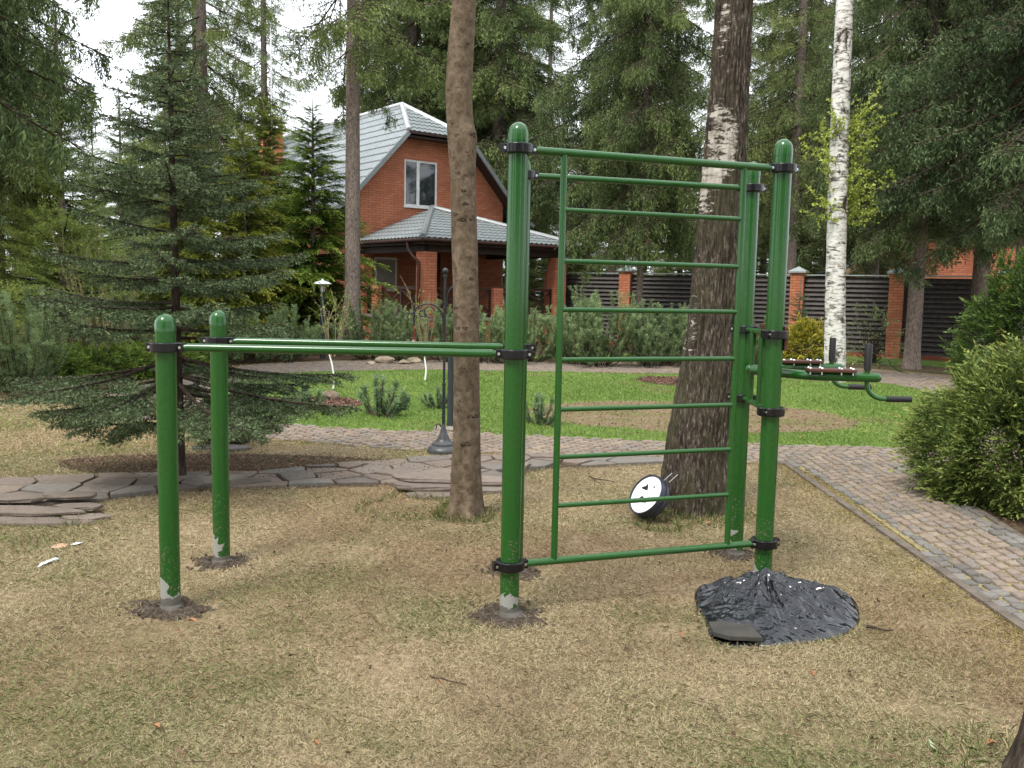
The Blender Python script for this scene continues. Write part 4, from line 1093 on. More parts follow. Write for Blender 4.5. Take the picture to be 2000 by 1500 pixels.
PB = [(725, 20.5, 0, 1.0, 'grey-green pine bush left of the porch, right of the grey spruce trunk'), (790, 19.8, 1, .8, 'low pine bush before the porch railing'),
      (870, 20.2, 0, 1.05, 'tall pine bush between the iron stand and the brick pillar'), (955, 20.0, 0, 1.0, 'tall pine bush right of the brown trunk'),
      (1035, 20.6, 1, .85, 'low pine bush just right of the tall middle posts'), (1115, 20.3, 0, 1.0, 'pine bush at the left end of the fence, seen through the ladder'),
      (1165, 19.8, 0, 1.15, 'tallest pine bush, seen through the left half of the ladder'), (1270, 20.0, 0, 1.08, 'pine bush right of the thin grey trunk'),
      (1330, 20.4, 1, 1.0, 'pine bush just left of the old birch'), (1455, 21, 1, .9, 'pine bush behind the rear right post'),
      (480, 18.8, 1, .85, 'pine bush behind the rear short post'), (560, 19.3, 1, .9, 'pine bush left of the mushroom lamp'),
      (285, 17.5, 0, .9, 'pine bush behind the left short post'), (40, 13.2, 0, 1.02, 'rounded grey-green pine bush at the left edge'), (230, 19, 0, 1.1, 'pine bush between the left edge bush and the young spruce')]
for px, Y, k, s, l in PB: put(pb[k], *at(px, Y), 'pine_bush', l, 'shrub', PN, (lambda q_: (.86*q_, 1.02*q_, .8*q_))(1+random.uniform(-.15, .15)), s, s*random.uniform(.95, 1.1))
for px, py, s, l in ((595, 800, 1.0, 'small blue-green dwarf pine growing in the mulch bed'), (740, 815, 1.35, 'spreading dwarf pine on the green lawn left of the iron stand'), (1052, 832, 1.0, 'small dwarf pine on the lawn left of the ladder'), (855, 800, .8, 'small dwarf pine behind the iron stand pole'), (485, 790, .85, 'small dwarf pine beside the mulch bed under the spruce tips')):
    q = G(px, py); put(pm, q[0], q[1], 'dwarf_pine', l, 'shrub', 'dwarf pines on the lawn', (.75, .95, .85), s*1.15)

def frond_bush(name, x, y, rx, ry, h, n, L, rng, mat, label, color, lf=.4, wf=.11, vb=.35, lobes=1.0, cat='shrub', m=10, stems=26, droop=.35, tw='twig'):
    t = empty(name, (x, y, 0), label=label, cat=cat)
    u_ = rng.normal(size=(n, 3)); u_[:, 2] = np.abs(u_[:, 2])*1.1-.12; u_ = unit(u_)
    val0 = 0; bump = 1+lobes*.34*(fbm(u_*2.1+7, 4)-.5)*2
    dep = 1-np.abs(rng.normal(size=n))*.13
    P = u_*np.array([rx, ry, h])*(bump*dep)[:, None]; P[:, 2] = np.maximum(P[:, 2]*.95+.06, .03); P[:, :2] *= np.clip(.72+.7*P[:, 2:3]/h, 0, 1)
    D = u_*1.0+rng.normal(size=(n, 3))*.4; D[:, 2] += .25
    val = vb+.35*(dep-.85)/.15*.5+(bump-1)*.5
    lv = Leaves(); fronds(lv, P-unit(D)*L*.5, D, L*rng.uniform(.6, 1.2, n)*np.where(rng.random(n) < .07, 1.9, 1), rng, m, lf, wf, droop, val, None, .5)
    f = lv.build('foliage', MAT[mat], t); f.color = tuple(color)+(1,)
    wd = []
    for k in range(stems):
        q = P[rng.integers(0, n)]*.9; wd.append(([q*0+np.array([q[0]*.15, q[1]*.15, 0]), q*np.array([.5, .5, .62]), q], [.014, .009, .003]))
    wood(wd, 5).build('stems', MAT[tw], t); return t
rj = np.random.default_rng(31)
jx, jy = 4.24, 7.2
frond_bush('juniper', jx, jy, .98, .85, 1.14, 14500, .125, rj, 'juniper', 'large feathery yellow-green juniper bush at the right edge beside the path', (.82, .93, .78), .34, .085, .42, 1.6)
frond_bush('yew', 7.05, 12.2, 1.0, 1.2, 2.3, 7000, .18, rj, 'hemlock', 'tall dark green rounded conifer shrub behind the juniper at the right edge', (.45, .62, .6), .42, .1, .3)
q = at(1570, 19.8); frond_bush('thuja', q[0], q[1], .55, .5, 1.12, 2000, .13, rj, 'hemlock', 'small round golden thuja between the right posts and the white birch', (1.5, 1.25, .75), .5, .13, .6, .6)
q = at(500, 21.0); frond_bush('thuja', q[0], q[1], .6, .5, 1.6, 900, .2, rj, 'hemlock', 'golden shrub top behind the young spruce right side', (1.6, 1.3, .6), .5, .13, .6, .6)
for px, Y, rx, h, l in ((60, 14.5, 1.1, .55, 'low spreading juniper at the left edge behind the path'), (190, 15.5, 1.3, .5, 'low spreading juniper left of the front short post'), (310, 16.5, 1.0, .45, 'low spreading juniper behind the front short post')):
    q = at(px, Y); frond_bush('juniper', q[0], q[1], rx, .8, h, 1500, .2, rj, 'hemlock', l, (.75, .95, .8), .45, .11, .45, .8)
q = at(1700, 22.2); frond_bush('deciduous_shrub', q[0], q[1], .9, .5, 1.5, 260, .2, rj, 'pine', 'thin straggly green shrub against the fence behind the dip arms', (1, 1.1, .8), .4, .1, .5, 1, stems=46)

def twig_bush(name, x, y, r_, h, n, rng, label, mat, tw, leaf=None, nl=.03, nw=.02, dens=26, color=(1, 1, 1), base=0, spread=1.0, rad=.006):
    t = empty(name, (x, y, 0), label=label, cat='shrub'); wd = []; A = []; B = []
    for k in range(n):
        a = rng.uniform(0, 6.28); q = rng.random()**.7; tip = np.array([math.cos(a)*r_*q, math.sin(a)*r_*q, base+(h-base)*rng.uniform(.6, 1.05)])
        b0 = np.array([0, 0, base])+np.array([math.cos(a), math.sin(a), 0])*.03*spread; md = (b0+tip)/2+np.array([math.cos(a), math.sin(a), 0])*r_*.14
        c = [b0*(1-t_)**2+md*2*t_*(1-t_)+tip*t_*t_ for t_ in (0, .35, .7, 1)]; wd.append((c, [rad, rad*.7, rad*.5, rad*.25]))
        for i_ in range(1, 3): A.append(c[i_]); B.append(c[i_+1])
        for j in range(3):
            p = c[1]+(c[3]-c[1])*rng.random(); e = p+unit(unit(tip-b0)+rng.normal(size=3)*.5)*h*.22*rng.uniform(.5, 1.2); wd.append(([p, e], [rad*.45, rad*.2])); A.append(p); B.append(e)
    wood(wd, 4).build('stems', MAT[tw], t)
    if leaf:
        lv = Leaves(); needles(lv, np.array(A), np.array(B), dens, nl, nw, rng, 1, False, .55, .5); o = lv.build('leaves', MAT[leaf], t); o.color = tuple(color)+(1,)
    return t, wd
m_red = MAT['redtwig']
for px, Y, r_, h, l in ((130, 17, .8, .95, 'reddish bare-twigged shrub left of the front short post'), (240, 17.4, 1.0, 1.05, 'reddish bare-twigged shrub behind the front short post'), (0, 15, .5, .8, 'orange-leaved low shrub at the left edge')):
    q = at(px, Y); t, _ = twig_bush('red_twig_shrub', q[0], q[1], r_, h, 60, rj, l, 'redtwig', 'palewig', 'redtwig', .07, .012, 30)
q = at(215, 15.5); twig_bush('budding_shrub', q[0], q[1], 1.0, 2.6, 22, rj, 'thin budding shrub with tiny yellow-green leaves left of the young spruce', 'leaf', 'palewig', 'leaf', .035, .022, 14, rad=.008)
# saplings with white-washed stems
for (bx, by, tx, ty, lab) in ((650, 762, 642, 690, 'young fruit tree with a white-washed stem near the mulch bed'), (830, 744, 829, 690, 'young fruit tree with a white-washed stem left of the iron stand')):
    p = G(bx, by); top = PY(tx, ty, p[1]); t, wd = twig_bush('fruit_sapling', p[0], p[1], .36, 1.62, 9, rj, lab, 'leaf', 'palewig', 'leaf', .03, .016, 20, base=top[2]-.05, rad=.008)
    t['category'] = 'tree'
    MB().tube([(0, 0, -.02), (.02, 0, .2), (-.01, 0, .4), ((top-p)[0], 0, top[2]+.02)], [.017, .014, .012, .011], 10).build('stem', MAT['whitewash'], t, True)

# ------------------------------------------------------------------ house
HA = math.atan2(.616, .788)
C0 = (-2.5, 25.0)
house = empty('brick_house', (C0[0], C0[1], 0), HA, label='orange brick house with grey tiled half-hipped roof and corner porch', cat='house')
# local axes: x along the gable front (right, away), y back into the plot
def tiled(O, U, Vd, vmax, xl, xr, pitch=.19, row=.36, amp=.016, stepz=.028, n_=None):
    O = np.array(O, float); U = unit(np.array(U, float)); Vd = unit(np.array(Vd, float)); N = np.cross(U, Vd)
    if N[2] < 0: N = -N
    vs = []; v = 0
    while v < vmax: vs += [(v, stepz), (min(v+row*.98, vmax), 0.)]; v += row
    umin = min(xl(0), xl(vmax)); umax = max(xr(0), xr(vmax)); us = np.arange(umin, umax+pitch/6, pitch/6)
    V = np.zeros((len(vs), len(us), 3))
    for i, (v, s) in enumerate(vs):
        a, b = xl(v), max(xl(v), xr(v)); u_ = np.clip(us, a, b); hgt = amp*np.cos(u_*2*math.pi/pitch)+s
        V[i] = O+U*u_[:, None]+Vd*v+N*hgt[:, None]
    m = len(us); Fc = np.array([(i*m+k, i*m+k+1, (i+1)*m+k+1, (i+1)*m+k) for i in range(len(vs)-1) for k in range(m-1)])
    return V.reshape(-1, 3), Fc
GY = 4.0; XL, XR = .0, 5.75; LEN = 11.0; CX = (XL+XR)/2
RZ = 7.7; EZ = 4.15                                    # ridge and eave heights
sl_ = (RZ-EZ)/(CX-XL+.45)
zr = lambda x: RZ-sl_*abs(x-CX)
HZ = 6.45                                              # half-hip eave
hx = (RZ-HZ)/sl_
wall = MB()
gp = [(XL, .0), (XR, .0), (XR, zr(XR)-.12), (CX+hx, HZ-.1), (CX-hx, HZ-.1), (XL, zr(XL)-.12)]
# gable wall is cut round the window
wx0, wx1, wz0, wz1 = 1.83, 3.07, 4.20, 5.66
def quad(mb, pts): mb.add(pts, [list(range(len(pts)))])
y = GY
zt_ = lambda x: min(HZ-.1, zr(x)-.12)
for a, b in ((XL, CX-hx), (CX-hx, wx0) if CX-hx < wx0 else (CX-hx, CX-hx), (wx1, CX+hx), (CX+hx, XR)):
    if b > a: quad(wall, [(a, y, 0), (b, y, 0), (b, y, zt_(b)), (a, y, zt_(a))])
if CX-hx > wx0: pass
quad(wall, [(max(wx0, CX-hx), y, wz1), (wx1, y, wz1), (wx1, y, HZ-.1), (max(wx0, CX-hx), y, HZ-.1)])
quad(wall, [(max(wx0, CX-hx), y, 0), (wx1, y, 0), (wx1, y, wz0), (max(wx0, CX-hx), y, wz0)])
rv = .12
for (a, b) in (((wx0, wz0), (wx1, wz0)), ((wx1, wz0), (wx1, wz1)), ((wx1, wz1), (wx0, wz1)), ((wx0, wz1), (wx0, wz0))):
    quad(wall, [(a[0], y, a[1]), (b[0], y, b[1]), (b[0], y+rv, b[1]), (a[0], y+rv, a[1])])
quad(wall, [(XL, GY, 0), (XL, GY, zr(XL)-.12), (XL, GY+LEN, zr(XL)-.12), (XL, GY+LEN, 0)])
quad(wall, [(XR, GY, 0), (XR, GY+LEN, 0), (XR, GY+LEN, zr(XR)-.12), (XR, GY, zr(XR)-.12)])
quad(wall, [(x_, GY+LEN, z_) for x_, z_ in gp][::-1])
wall.build('wall', MAT['brick'], house)
# roof
ov = .45; yf = GY-ov; g_ = 1.9
roof = None
slope_len = math.hypot(CX-XL+.45, RZ-EZ)
ud = np.array([0, 1., 0])
def side(sgn):
    x_e = CX+sgn*(CX-XL+.45)
    O = np.array([x_e, yf, EZ]); Vd = np.array([-sgn*(CX-XL+.45), 0, RZ-EZ]); vh = slope_len*(HZ-EZ)/(RZ-EZ)
    xl = lambda v: 0 if v < vh else (v-vh)/(slope_len-vh)*(g_+ov)
    return tiled(O, ud, Vd, slope_len, xl, lambda v: LEN+2*ov)
mb = MB()
for s in (-1, 1):
    V, Fc = side(s); mb.add(V, Fc.tolist())
# half hip
O = np.array([CX-hx, yf, HZ]); vm = math.hypot(g_+ov, RZ-HZ)
V, Fc = tiled(O, (1, 0, 0), (0, g_+ov, RZ-HZ), vm, lambda v: hx*v/vm, lambda v: 2*hx-hx*v/vm); mb.add(V, Fc.tolist())
# kicked eaves
for s in (-1, 1):
    x_e = CX+s*(CX-XL+.45); V, Fc = tiled((x_e+s*.55, yf, EZ-.3), (0, 1, 0), (-s*.55, 0, .3), .63, lambda v: 0, lambda v: LEN+2*ov); mb.add(V, Fc.tolist())
rf = mb.build('roof', MAT['roof'], house)
md = rf.modifiers.new('thick', 'SOLIDIFY'); md.thickness = .02; md.offset = 0
cp = MB()
def capline(a, b, wd_=.13): cp.tube([a, b], wd_*.5, 8)
capline((CX, yf+g_+ov, RZ+.03), (CX, GY+LEN+ov, RZ+.03), .2)
for s in (-1, 1):
    capline((CX, yf+g_+ov, RZ+.03), (CX+s*hx, yf, HZ+.03), .17)
    
cp.build('ridge_cap', MAT['roofcap'], rf, False)
for s in (-1, 1):
    vb_ = MB(); vb_.beam((CX+s*hx, yf-.03, HZ-.04), (CX+s*(CX-XL+.45), yf-.03, EZ-.04), .05, .13); vb_.beam((CX+s*(CX-XL+.45), yf-.03, EZ-.04), (CX+s*(CX-XL+1.0), yf-.03, EZ-.34), .05, .12)
    vb_.build('verge_board', MAT['roof'], rf, False)
sf = MB()
for s in (-1, 1):
    # underside of the verge and eaves, dark boards
    xe = CX+s*(CX-XL+1.0)
    sf.add([(CX+s*hx, yf, HZ-.14), (CX+s*hx, GY+.02, HZ-.14), (CX+s*(CX-XL+.45), GY+.02, EZ-.14), (CX+s*(CX-XL+.45), yf, EZ-.14)], [(0, 1, 2, 3)])
    sf.add([(CX+s*(CX-XL-.02), yf, EZ-.36), (xe, yf, EZ-.36), (xe, GY+LEN, EZ-.36), (CX+s*(CX-XL-.02), GY+LEN, EZ-.36)], [(0, 1, 2, 3)])
sf.box(CX-hx-.02, yf+.01, HZ-.17, CX+hx+.02, GY, HZ-.12)
sf.beam((CX-hx, yf-.03, HZ-.03), (CX+hx, yf-.03, HZ-.03), .08, .09)
sf.build('soffit', MAT['soffit'], rf)
ch = empty('dummy', (0, 0, 0)); bpy.data.objects.remove(ch)
chim = MB().box(.4, GY+6.5+.9, 4, 1.05, GY+7.15+.9, 7.3).build('chimney', MAT['brick'], rf)
c2 = MB().box(.3, GY+7.3, 7.303, 1.15, GY+8.15, 7.38)
for x_ in (.45, 1.0):
    for y_ in (7.45, 8.0): c2.beam((x_, GY+y_, 7.38), (x_, GY+y_, 7.6), .04, .04)
c2.add([(.25, GY+7.25, 7.6), (1.2, GY+7.25, 7.6), (1.2, GY+8.2, 7.6), (.25, GY+8.2, 7.6), (.72, GY+7.72, 7.8)], [(3, 2, 1, 0), (0, 1, 4), (1, 2, 4), (2, 3, 4), (3, 0, 4)])
c2.build('chimney_cap', MAT['darkwood'], rf)
# upper window
def window(x0, x1, z0, z1, yw, split=.42, pane='glass', name='window'):
    f_ = MB(); t = .065
    f_.box(x0, yw+.03, z0, x0+t, yw+.09, z1); f_.box(x1-t, yw+.03, z0, x1, yw+.09, z1)
    f_.box(x0+t, yw+.03, z0, x1-t, yw+.09, z0+t); f_.box(x0+t, yw+.03, z1-t, x1-t, yw+.09, z1)
    if split:
        xm = x0+(x1-x0)*split; f_.box(xm-.055, yw+.028, z0+t, xm+.055, yw+.088, z1-t)
    o = f_.build(name, MAT['white'], house)
    MB().box(x0+t, yw+.055, z0+t, x1-t, yw+.06, z1-t).build('pane', MAT[pane], o)
    MB().box(x0-.05, yw-.06, z0-.05, x1+.05, yw+.05, z0-.004).build('sill', MAT['white'], o)
    return o
window(wx0, wx1, wz0, wz1, GY)
# inner curtain behind glass right sash is left dark; ground floor window and door on the porch wall
for (a, b, c, d, pn) in ((.75, 1.55, 1.5, 2.55, 'blind'), (3.9, 4.6, 1.5, 2.6, 'glass')):
    f_ = MB(); f_.box(a, GY-.05, c, b, GY-.004, d); o = f_.build('window', MAT['white'], house)
    MB().box(a+.07, GY-.06, c+.07, b-.07, GY-.052, d-.07).build('pane', MAT[pn], o)
MB().box(2.3, GY-.04, .75, 3.2, GY-.004, 2.75).build('door', MAT['darkwood'], house)
# porch: half pyramid roof on brick pillars
PX0, PX1, EZp, AZ, AXx = 0., 5.8, 2.98, 4.17, 2.85
def tri_plane(P0, P1, A, name=None):
    P0, P1, A = map(lambda p: np.array(p, float), (P0, P1, A)); U = unit(P1-P0); L = np.linalg.norm(P1-P0); ua = (A-P0)@U; H = (A-P0)-U*ua; vm = np.linalg.norm(H)
    return tiled(P0, U, H, vm, lambda v: ua*v/vm, lambda v: L+(ua-L)*v/vm, amp=.014)
pr_ = MB(); apex = (AXx, GY-.02, AZ)
cs = [(PX0, GY+.3, EZp), (PX0, 0, EZp), (PX1, 0, EZp), (PX1, GY+.3, EZp)]
for a, b in ((0, 1), (1, 2), (2, 3)):
    V, Fc = tri_plane(cs[a], cs[b], apex); pr_.add(V, Fc.tolist())
po = pr_.build('porch_roof', MAT['roof'], house); md = po.modifiers.new('thick', 'SOLIDIFY'); md.thickness = .02; md.offset = 0
cc = MB()
for i_ in (1, 2): cc.tube([(cs[i_][0], cs[i_][1], EZp+.04), (apex[0], apex[1], AZ+.05)], .085, 8)
cc.build('ridge_cap', MAT['roof'], po)
gt = MB()
for a, b in ((0, 1), (1, 2), (2, 3)):
    p, q_ = np.array(cs[a], float), np.array(cs[b], float); p[2] -= .05; q_[2] -= .05; gt.tube([p, q_], .055, 10)
gt.build('gutter', MAT['darkwood'], po)
st = MB().box(PX0+.05, .05, EZp-.16, PX1-.05, GY-.003, EZp-.11)
for a, b in (((.35, .35), (5.35, .35)), ((.35, .35), (.35, GY)), ((5.15, .35), (5.15, GY))): st.beam((a[0], a[1], EZp-.26), (b[0], b[1], EZp-.26), .16, .19)
st.build('porch_ceiling', MAT['soffit'], po)
for (x_, y_, h0, h1, w_) in ((.35, .35, .0, EZp-.36, .42), (5.12, .35, 0, EZp-.36, .42), (.35, 2.95, .0, 1.68, .34), (2.75, .35, 0, 1.66, .34), (.35, GY-.2, 0, EZp-.36, .3)):
    MB().box(x_-w_/2, y_-w_/2, h0, x_+w_/2, y_+w_/2, h1).build('pillar', MAT['brick'], house, False, .006)
MB().box(.2, .2, 0, 5.3, GY-.003, .72).build('porch_base', MAT['brick'], house)
MB().box(.12, .12, .722, 5.4, GY-.004, .80).build('porch_floor', MAT['stone'], house)
def rail(p, q_):
    mb = MB(); p = np.array(p, float); q_ = np.array(q_, float)
    for z in (.92, 1.62): mb.beam((p[0], p[1], z), (q_[0], q_[1], z), .07, .08)
    L = np.linalg.norm(q_-p); n = max(1, round(L/1.0))
    for k in range(n):
        a = p+(q_-p)*k/n; b = p+(q_-p)*(k+1)/n; e = unit(b-a)*.02
        mb.beam((a[0], a[1], .96), (b[0], b[1], 1.58), .035, .06); mb.beam((a[0]+.03*(p[0] == q_[0]), a[1]+.03*(p[1] == q_[1]), 1.58), (b[0]+.03*(p[0] == q_[0]), b[1]+.03*(p[1] == q_[1]), .96), .035, .06)
        mb.beam((b[0], b[1], .82), (b[0], b[1], 1.6), .06, .06)
    mb.build('railing', MAT['darkwood'], house)
rail((.35, .58), (.35, 2.76)); rail((.35, 3.14), (.35, 3.62)); rail((.58, .35), (2.56, .35)); rail((2.94, .35), (4.9, .35))
rtube('downpipe', [(0, .8, EZp-.1), (0, .75, EZp-.3), (.05, .55, EZp-.5), (.1, .35, EZp-.65), (.1, .35, .9)], .045, house, 'darkwood', 10)
# little side roof and dark lower wall at the left of the gable
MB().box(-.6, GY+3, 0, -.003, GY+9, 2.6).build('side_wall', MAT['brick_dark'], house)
# flagpole / antenna beside the chimney
q = at(534, 30); pole = MB().tube([(0, 0, 0), (0, 0, 11.2)], [.03, .018], 8).build('antenna_pole', MAT['whitewash'], None, True); pole.location = (q[0], q[1], 0)
tag(pole, 'thin white pole rising left of the house beside the chimney', 'pole')

# building behind the fence on the right
bq = at(1850, 31); gar = empty('gabled_building', (bq[0], bq[1], 0), -.15, label='orange-brown gabled building behind the fence at the right', cat='building')
mb = MB(); quad(mb, [(-3.2, 0, 0), (4.2, 0, 0), (4.2, 0, 2.6), (.5, 0, 4.9), (-3.2, 0, 2.6)]); mb.box(-3.2, .003, 0, 4.2, 6, 2.5); mb.build('wall', MAT['brick_dark'] if False else MAT['brick'], gar)
mb = MB()
for s in (-1, 1): mb.beam((.5, -.5, 5.0), (.5+s*4.3, -.5, 2.33), .06, .2)
mb.build('barge_board', m_plain('tan_board', (.33, .22, .13), .7), gar)
mb = MB()
for s in (-1, 1): mb.add([(.5, -.55, 5.12), (.5+s*4.4, -.55, 2.42), (.5+s*4.4, 6.4, 2.42), (.5, 6.4, 5.12)], [(0, 1, 2, 3)])
ro = mb.build('roof', MAT['roof'], gar); ro.modifiers.new('t', 'SOLIDIFY').thickness = .06

# ------------------------------------------------------------------ fence: pillars and louvre panels
fd = unit(np.array([2.23, -1.25])); P1 = np.array([3.44, 28.0]); sp_ = (np.array([7.9, 25.5])-P1)/2; fd = unit(sp_); FS = np.linalg.norm(sp_); fang = math.atan2(fd[1], fd[0])
fence = empty('fence', (P1[0], P1[1], 0), fang, label='dark brown louvred panel fence with orange brick pillars beyond the lawn', cat='fence')
for k in range(-1, 8):
    x_ = k*FS; w_ = .36
    o = MB().box(x_-w_/2, -w_/2, 0, x_+w_/2, w_/2, 2.24).build('pillar', MAT['brick'], fence, False, .005)
    MB().add([(x_-.24, -.24, 2.243), (x_+.24, -.24, 2.243), (x_+.24, .24, 2.243), (x_-.24, .24, 2.243), (x_-.24, -.24, 2.29), (x_+.24, -.24, 2.29), (x_+.24, .24, 2.29), (x_-.24, .24, 2.29), (x_, 0, 2.42)],
             [(3, 2, 1, 0), (0, 1, 5, 4), (1, 2, 6, 5), (2, 3, 7, 6), (3, 0, 4, 7), (4, 5, 8), (5, 6, 8), (6, 7, 8), (7, 4, 8)]).build('cap', MAT['capgreen'], o)
    if k == 7: break
    x0, x1 = x_+w_/2, x_+FS-w_/2
    mb = MB(); z = .12
    while z < 2.08:
        mb.add([(x0, -.06, z), (x1, -.06, z), (x1, -.045, z), (x0, -.045, z), (x0, .03, z+.135), (x1, .03, z+.135), (x1, .045, z+.135), (x0, .045, z+.135)],
               [(0, 3, 2, 1), (4, 5, 6, 7), (0, 1, 5, 4), (1, 2, 6, 5), (2, 3, 7, 6), (3, 0, 4, 7)]); z += .125
    mb.box(x0, .05, .05, x1, .06, 2.1)
    o = mb.build('panel', MAT['fence'], fence)
    MB().box(x0, -.09, 2.17, x1, .09, 2.20).build('coping', MAT['capgreen'], o)
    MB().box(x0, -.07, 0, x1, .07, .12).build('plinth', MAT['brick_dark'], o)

# ------------------------------------------------------------------ lamps, iron stand
q = at(630, 20.4)
lamp = empty('mushroom_lamp', (q[0], q[1], 0), label='dark garden lamp with a pale mushroom shade left of the house', cat='lamp')
MB().lathe([(.055, 0), (.055, 1.45), (.06, 1.46), (.06, 1.5), (0, 1.5)], n=16).build('post', m_plain('blue_black_post', (.025, .04, .05), .45), lamp, True)
MB().lathe([(.05, 1.5), (.052, 1.64), (0, 1.66)], n=16).build('lens', m_plain('frosted_lens', (.6, .6, .55), .3), lamp, True)
b4 = MB()
for a in range(4): b4.tube([(.06*math.cos(a*1.57+.7), .06*math.sin(a*1.57+.7), 1.49), (.06*math.cos(a*1.57+.7), .06*math.sin(a*1.57+.7), 1.67)], .006, 6)
b4.build('cage_bars', MAT['iron'], lamp)
MB().lathe([(0, 1.665), (.19, 1.66), (.205, 1.67), (.15, 1.71), (.07, 1.735), (.03, 1.745), (.025, 1.775), (0, 1.78)], n=28).build('shade', m_plain('pale_shade', (.62, .66, .68), .3), lamp, True)

q = G(880, 835)
bol = empty('bollard', (q[0], q[1], 0), label='dark grey cylindrical bollard lamp behind the iron stand', cat='lamp')
MB().lathe([(.04, 0), (.043, .02), (.043, .86), (.045, .865), (.045, .885), (0, .887)], n=20).build('post', m_plain('grey_black_post', (.035, .045, .05), .45), bol, True)
MB().lathe([(.035, .887), (.035, .95), (0, .95)], n=16).build('lens', m_plain('milky_lens', (.65, .65, .6), .3), bol, True)
MB().lathe([(0, .95), (.05, .95), (.05, .975), (0, .985)], n=20).build('cap', MAT['iron'], bol, True)
pk_ = MB()
for k in range(3): pk_.box(-.17, -.12+k*.08, .012, .14, -.05+k*.08, .035)
bd = pk_.build('wooden_board', MAT['stone'], None, False, .003); bd.location = (q[0], q[1]-.25, 0); tag(bd, 'small weathered board set lying before the dark bollard', 'board')

LX, LY = -.67, 8.93
ir = empty('iron_stand', (LX, LY, 0), label='black wrought-iron garden stand with bell-shaped base and curled arms left of the brown trunk', cat='iron stand')
MB().lathe([(.158, .012), (.16, .03), (.15, .055), (.125, .075), (.115, .08), (.112, .10), (.085, .12), (.065, .135), (.062, .15), (.04, .19), (.026, .24), (.02, .275), (.016, .29)], n=36).build('base', MAT['base_iron'], ir, True)
MB().tube([(0, 0, .27), (0, 0, .7)], .016, 12).build('lower_pole', MAT['iron'], ir, True)
MB().tube([(0, 0, .68), (0, 0, 1.76)], .0125, 12).build('upper_pole', MAT['iron'], ir, True)
MB().lathe([(.013, 0), (.02, .005), (.02, .015), (.012, .02), (.012, .03)]+[(.031*math.cos(a), .06+.031*math.sin(a)) for a in np.linspace(-1.2, 1.57, 10)], (0, 0, 1.735), 18).build('ball_finial', MAT['iron'], ir, True)
def scroll(name, pts, r_=.006): rtube(name, pts, r_, ir, 'iron', 8)
def arc(cx, cz, r_, a0, a1, n=12, y=0): return [(cx+r_*math.cos(a), y, cz+r_*math.sin(a)) for a in np.linspace(a0, a1, n)]
za = 1.18
scroll('left_arm', [(-.012, 0, za), (-.014, 0, za+.12)]+arc(-.17, za+.14, .155, .05, math.pi*.72, 12)[1:]+[(-.31, 0, za+.2), (-.325, 0, za+.19)], .0085)
scroll('scroll', arc(-.15, za+.215, .05, .2, 5.2, 18)); scroll('scroll', arc(-.215, za+.2, .032, 1.2, 6.6, 14)); scroll('scroll', arc(-.322, za+.165, .04, .9, 5.4, 14), .005)
scroll('drop_bar', [(-.3, 0, za+.28), (-.3, 0, za+.08)], .009)
scroll('right_arm', [(.012, 0, 1.42), (.02, 0, 1.5)]+arc(.17, 1.53, .15, math.pi*.95, math.pi*.3, 12)+[(.3, 0, 1.6)], .0085)
scroll('scroll', arc(.17, 1.6, .05, 3, 8, 16)); scroll('hook', arc(-.05, .27, .022, -.4, 3.6, 10)+[(-.075, 0, .24)], .006)
for z in (1.43, 1.12, .69): MB().lathe([(.0125, -.012), (.019, -.008), (.019, .008), (.0125, .012)], (0, 0, z), 14).build('collar', MAT['iron'], ir, True)
hg = empty('hanging_ball', (LX-.3, LY-.0, za+.08), label='small red glass ball hanging on a thread from the iron stand arm', cat='ornament')
MB().tube([(0, 0, 0), (.004, 0, -.14)], .0045, 6).build('thread', m_plain('red_thread', (.25, .03, .02), .7), hg)
MB().lathe([(.033*math.cos(a), -.172+.036*math.sin(a)) for a in np.linspace(-1.57, 1.57, 14)], n=20).build('ball', m_plain('dark_red_glass', (.13, .01, .01), .15, 0, .8, .5), hg, True)
pd = MB().box(-.1, -.1, -.0, .14, .1, .014).build('brick', m_plain('terracotta', (.3, .11, .06), .85, 0, .2, .25, 60), None, False, .002); pd.location = (LX+.06, LY-.03, -.003); tag(pd, 'flat reddish brick under the bell base of the iron stand', 'brick')

# ------------------------------------------------------------------ clock leaning on the old birch
ck = PY(1262, 966, 6.36); nrm = unit(np.array([-.74, -.42, .55])); Rr = .158
ct = bpy.data.objects.new('clock', None); COL.objects.link(ct); ct.empty_display_size = .1
zx = Vector(nrm); xx = Vector((0, 0, 1)).cross(zx).normalized(); yy = zx.cross(xx)
ct.matrix_world = Matrix(((xx.x, yy.x, zx.x, ck[0]), (xx.y, yy.y, zx.y, ck[1]), (xx.z, yy.z, zx.z, max(ck[2], .13)), (0, 0, 0, 1)))
tag(ct, 'round black-rimmed outdoor clock with white dial leaning against the old birch', 'clock')
rim_m = m_plain('blue_black_plastic', (.022, .026, .04), .4, 0, .5)
MB().lathe([(0, -.085), (Rr*.94, -.085), (Rr, -.07), (Rr, -.045), (Rr*.985, -.042), (Rr, -.038), (Rr, .004), (Rr*.97, .012), (Rr*.92, .010), (Rr*.895, 0)], n=56).build('rim', rim_m, ct, True)
MB().lathe([(0, .001), (Rr*.9, .001)], n=56).build('dial', m_plain('white_dial', (.82, .84, .86), .35, 0, .4, .03), ct)
inkm = m_plain('black_ink', (.012, .012, .015), .5)
mk_ = MB()
def flat(pts, z=.0035): mk_.add([(x*Rr, y_*Rr, z) for x, y_ in pts], [list(range(len(pts)))])
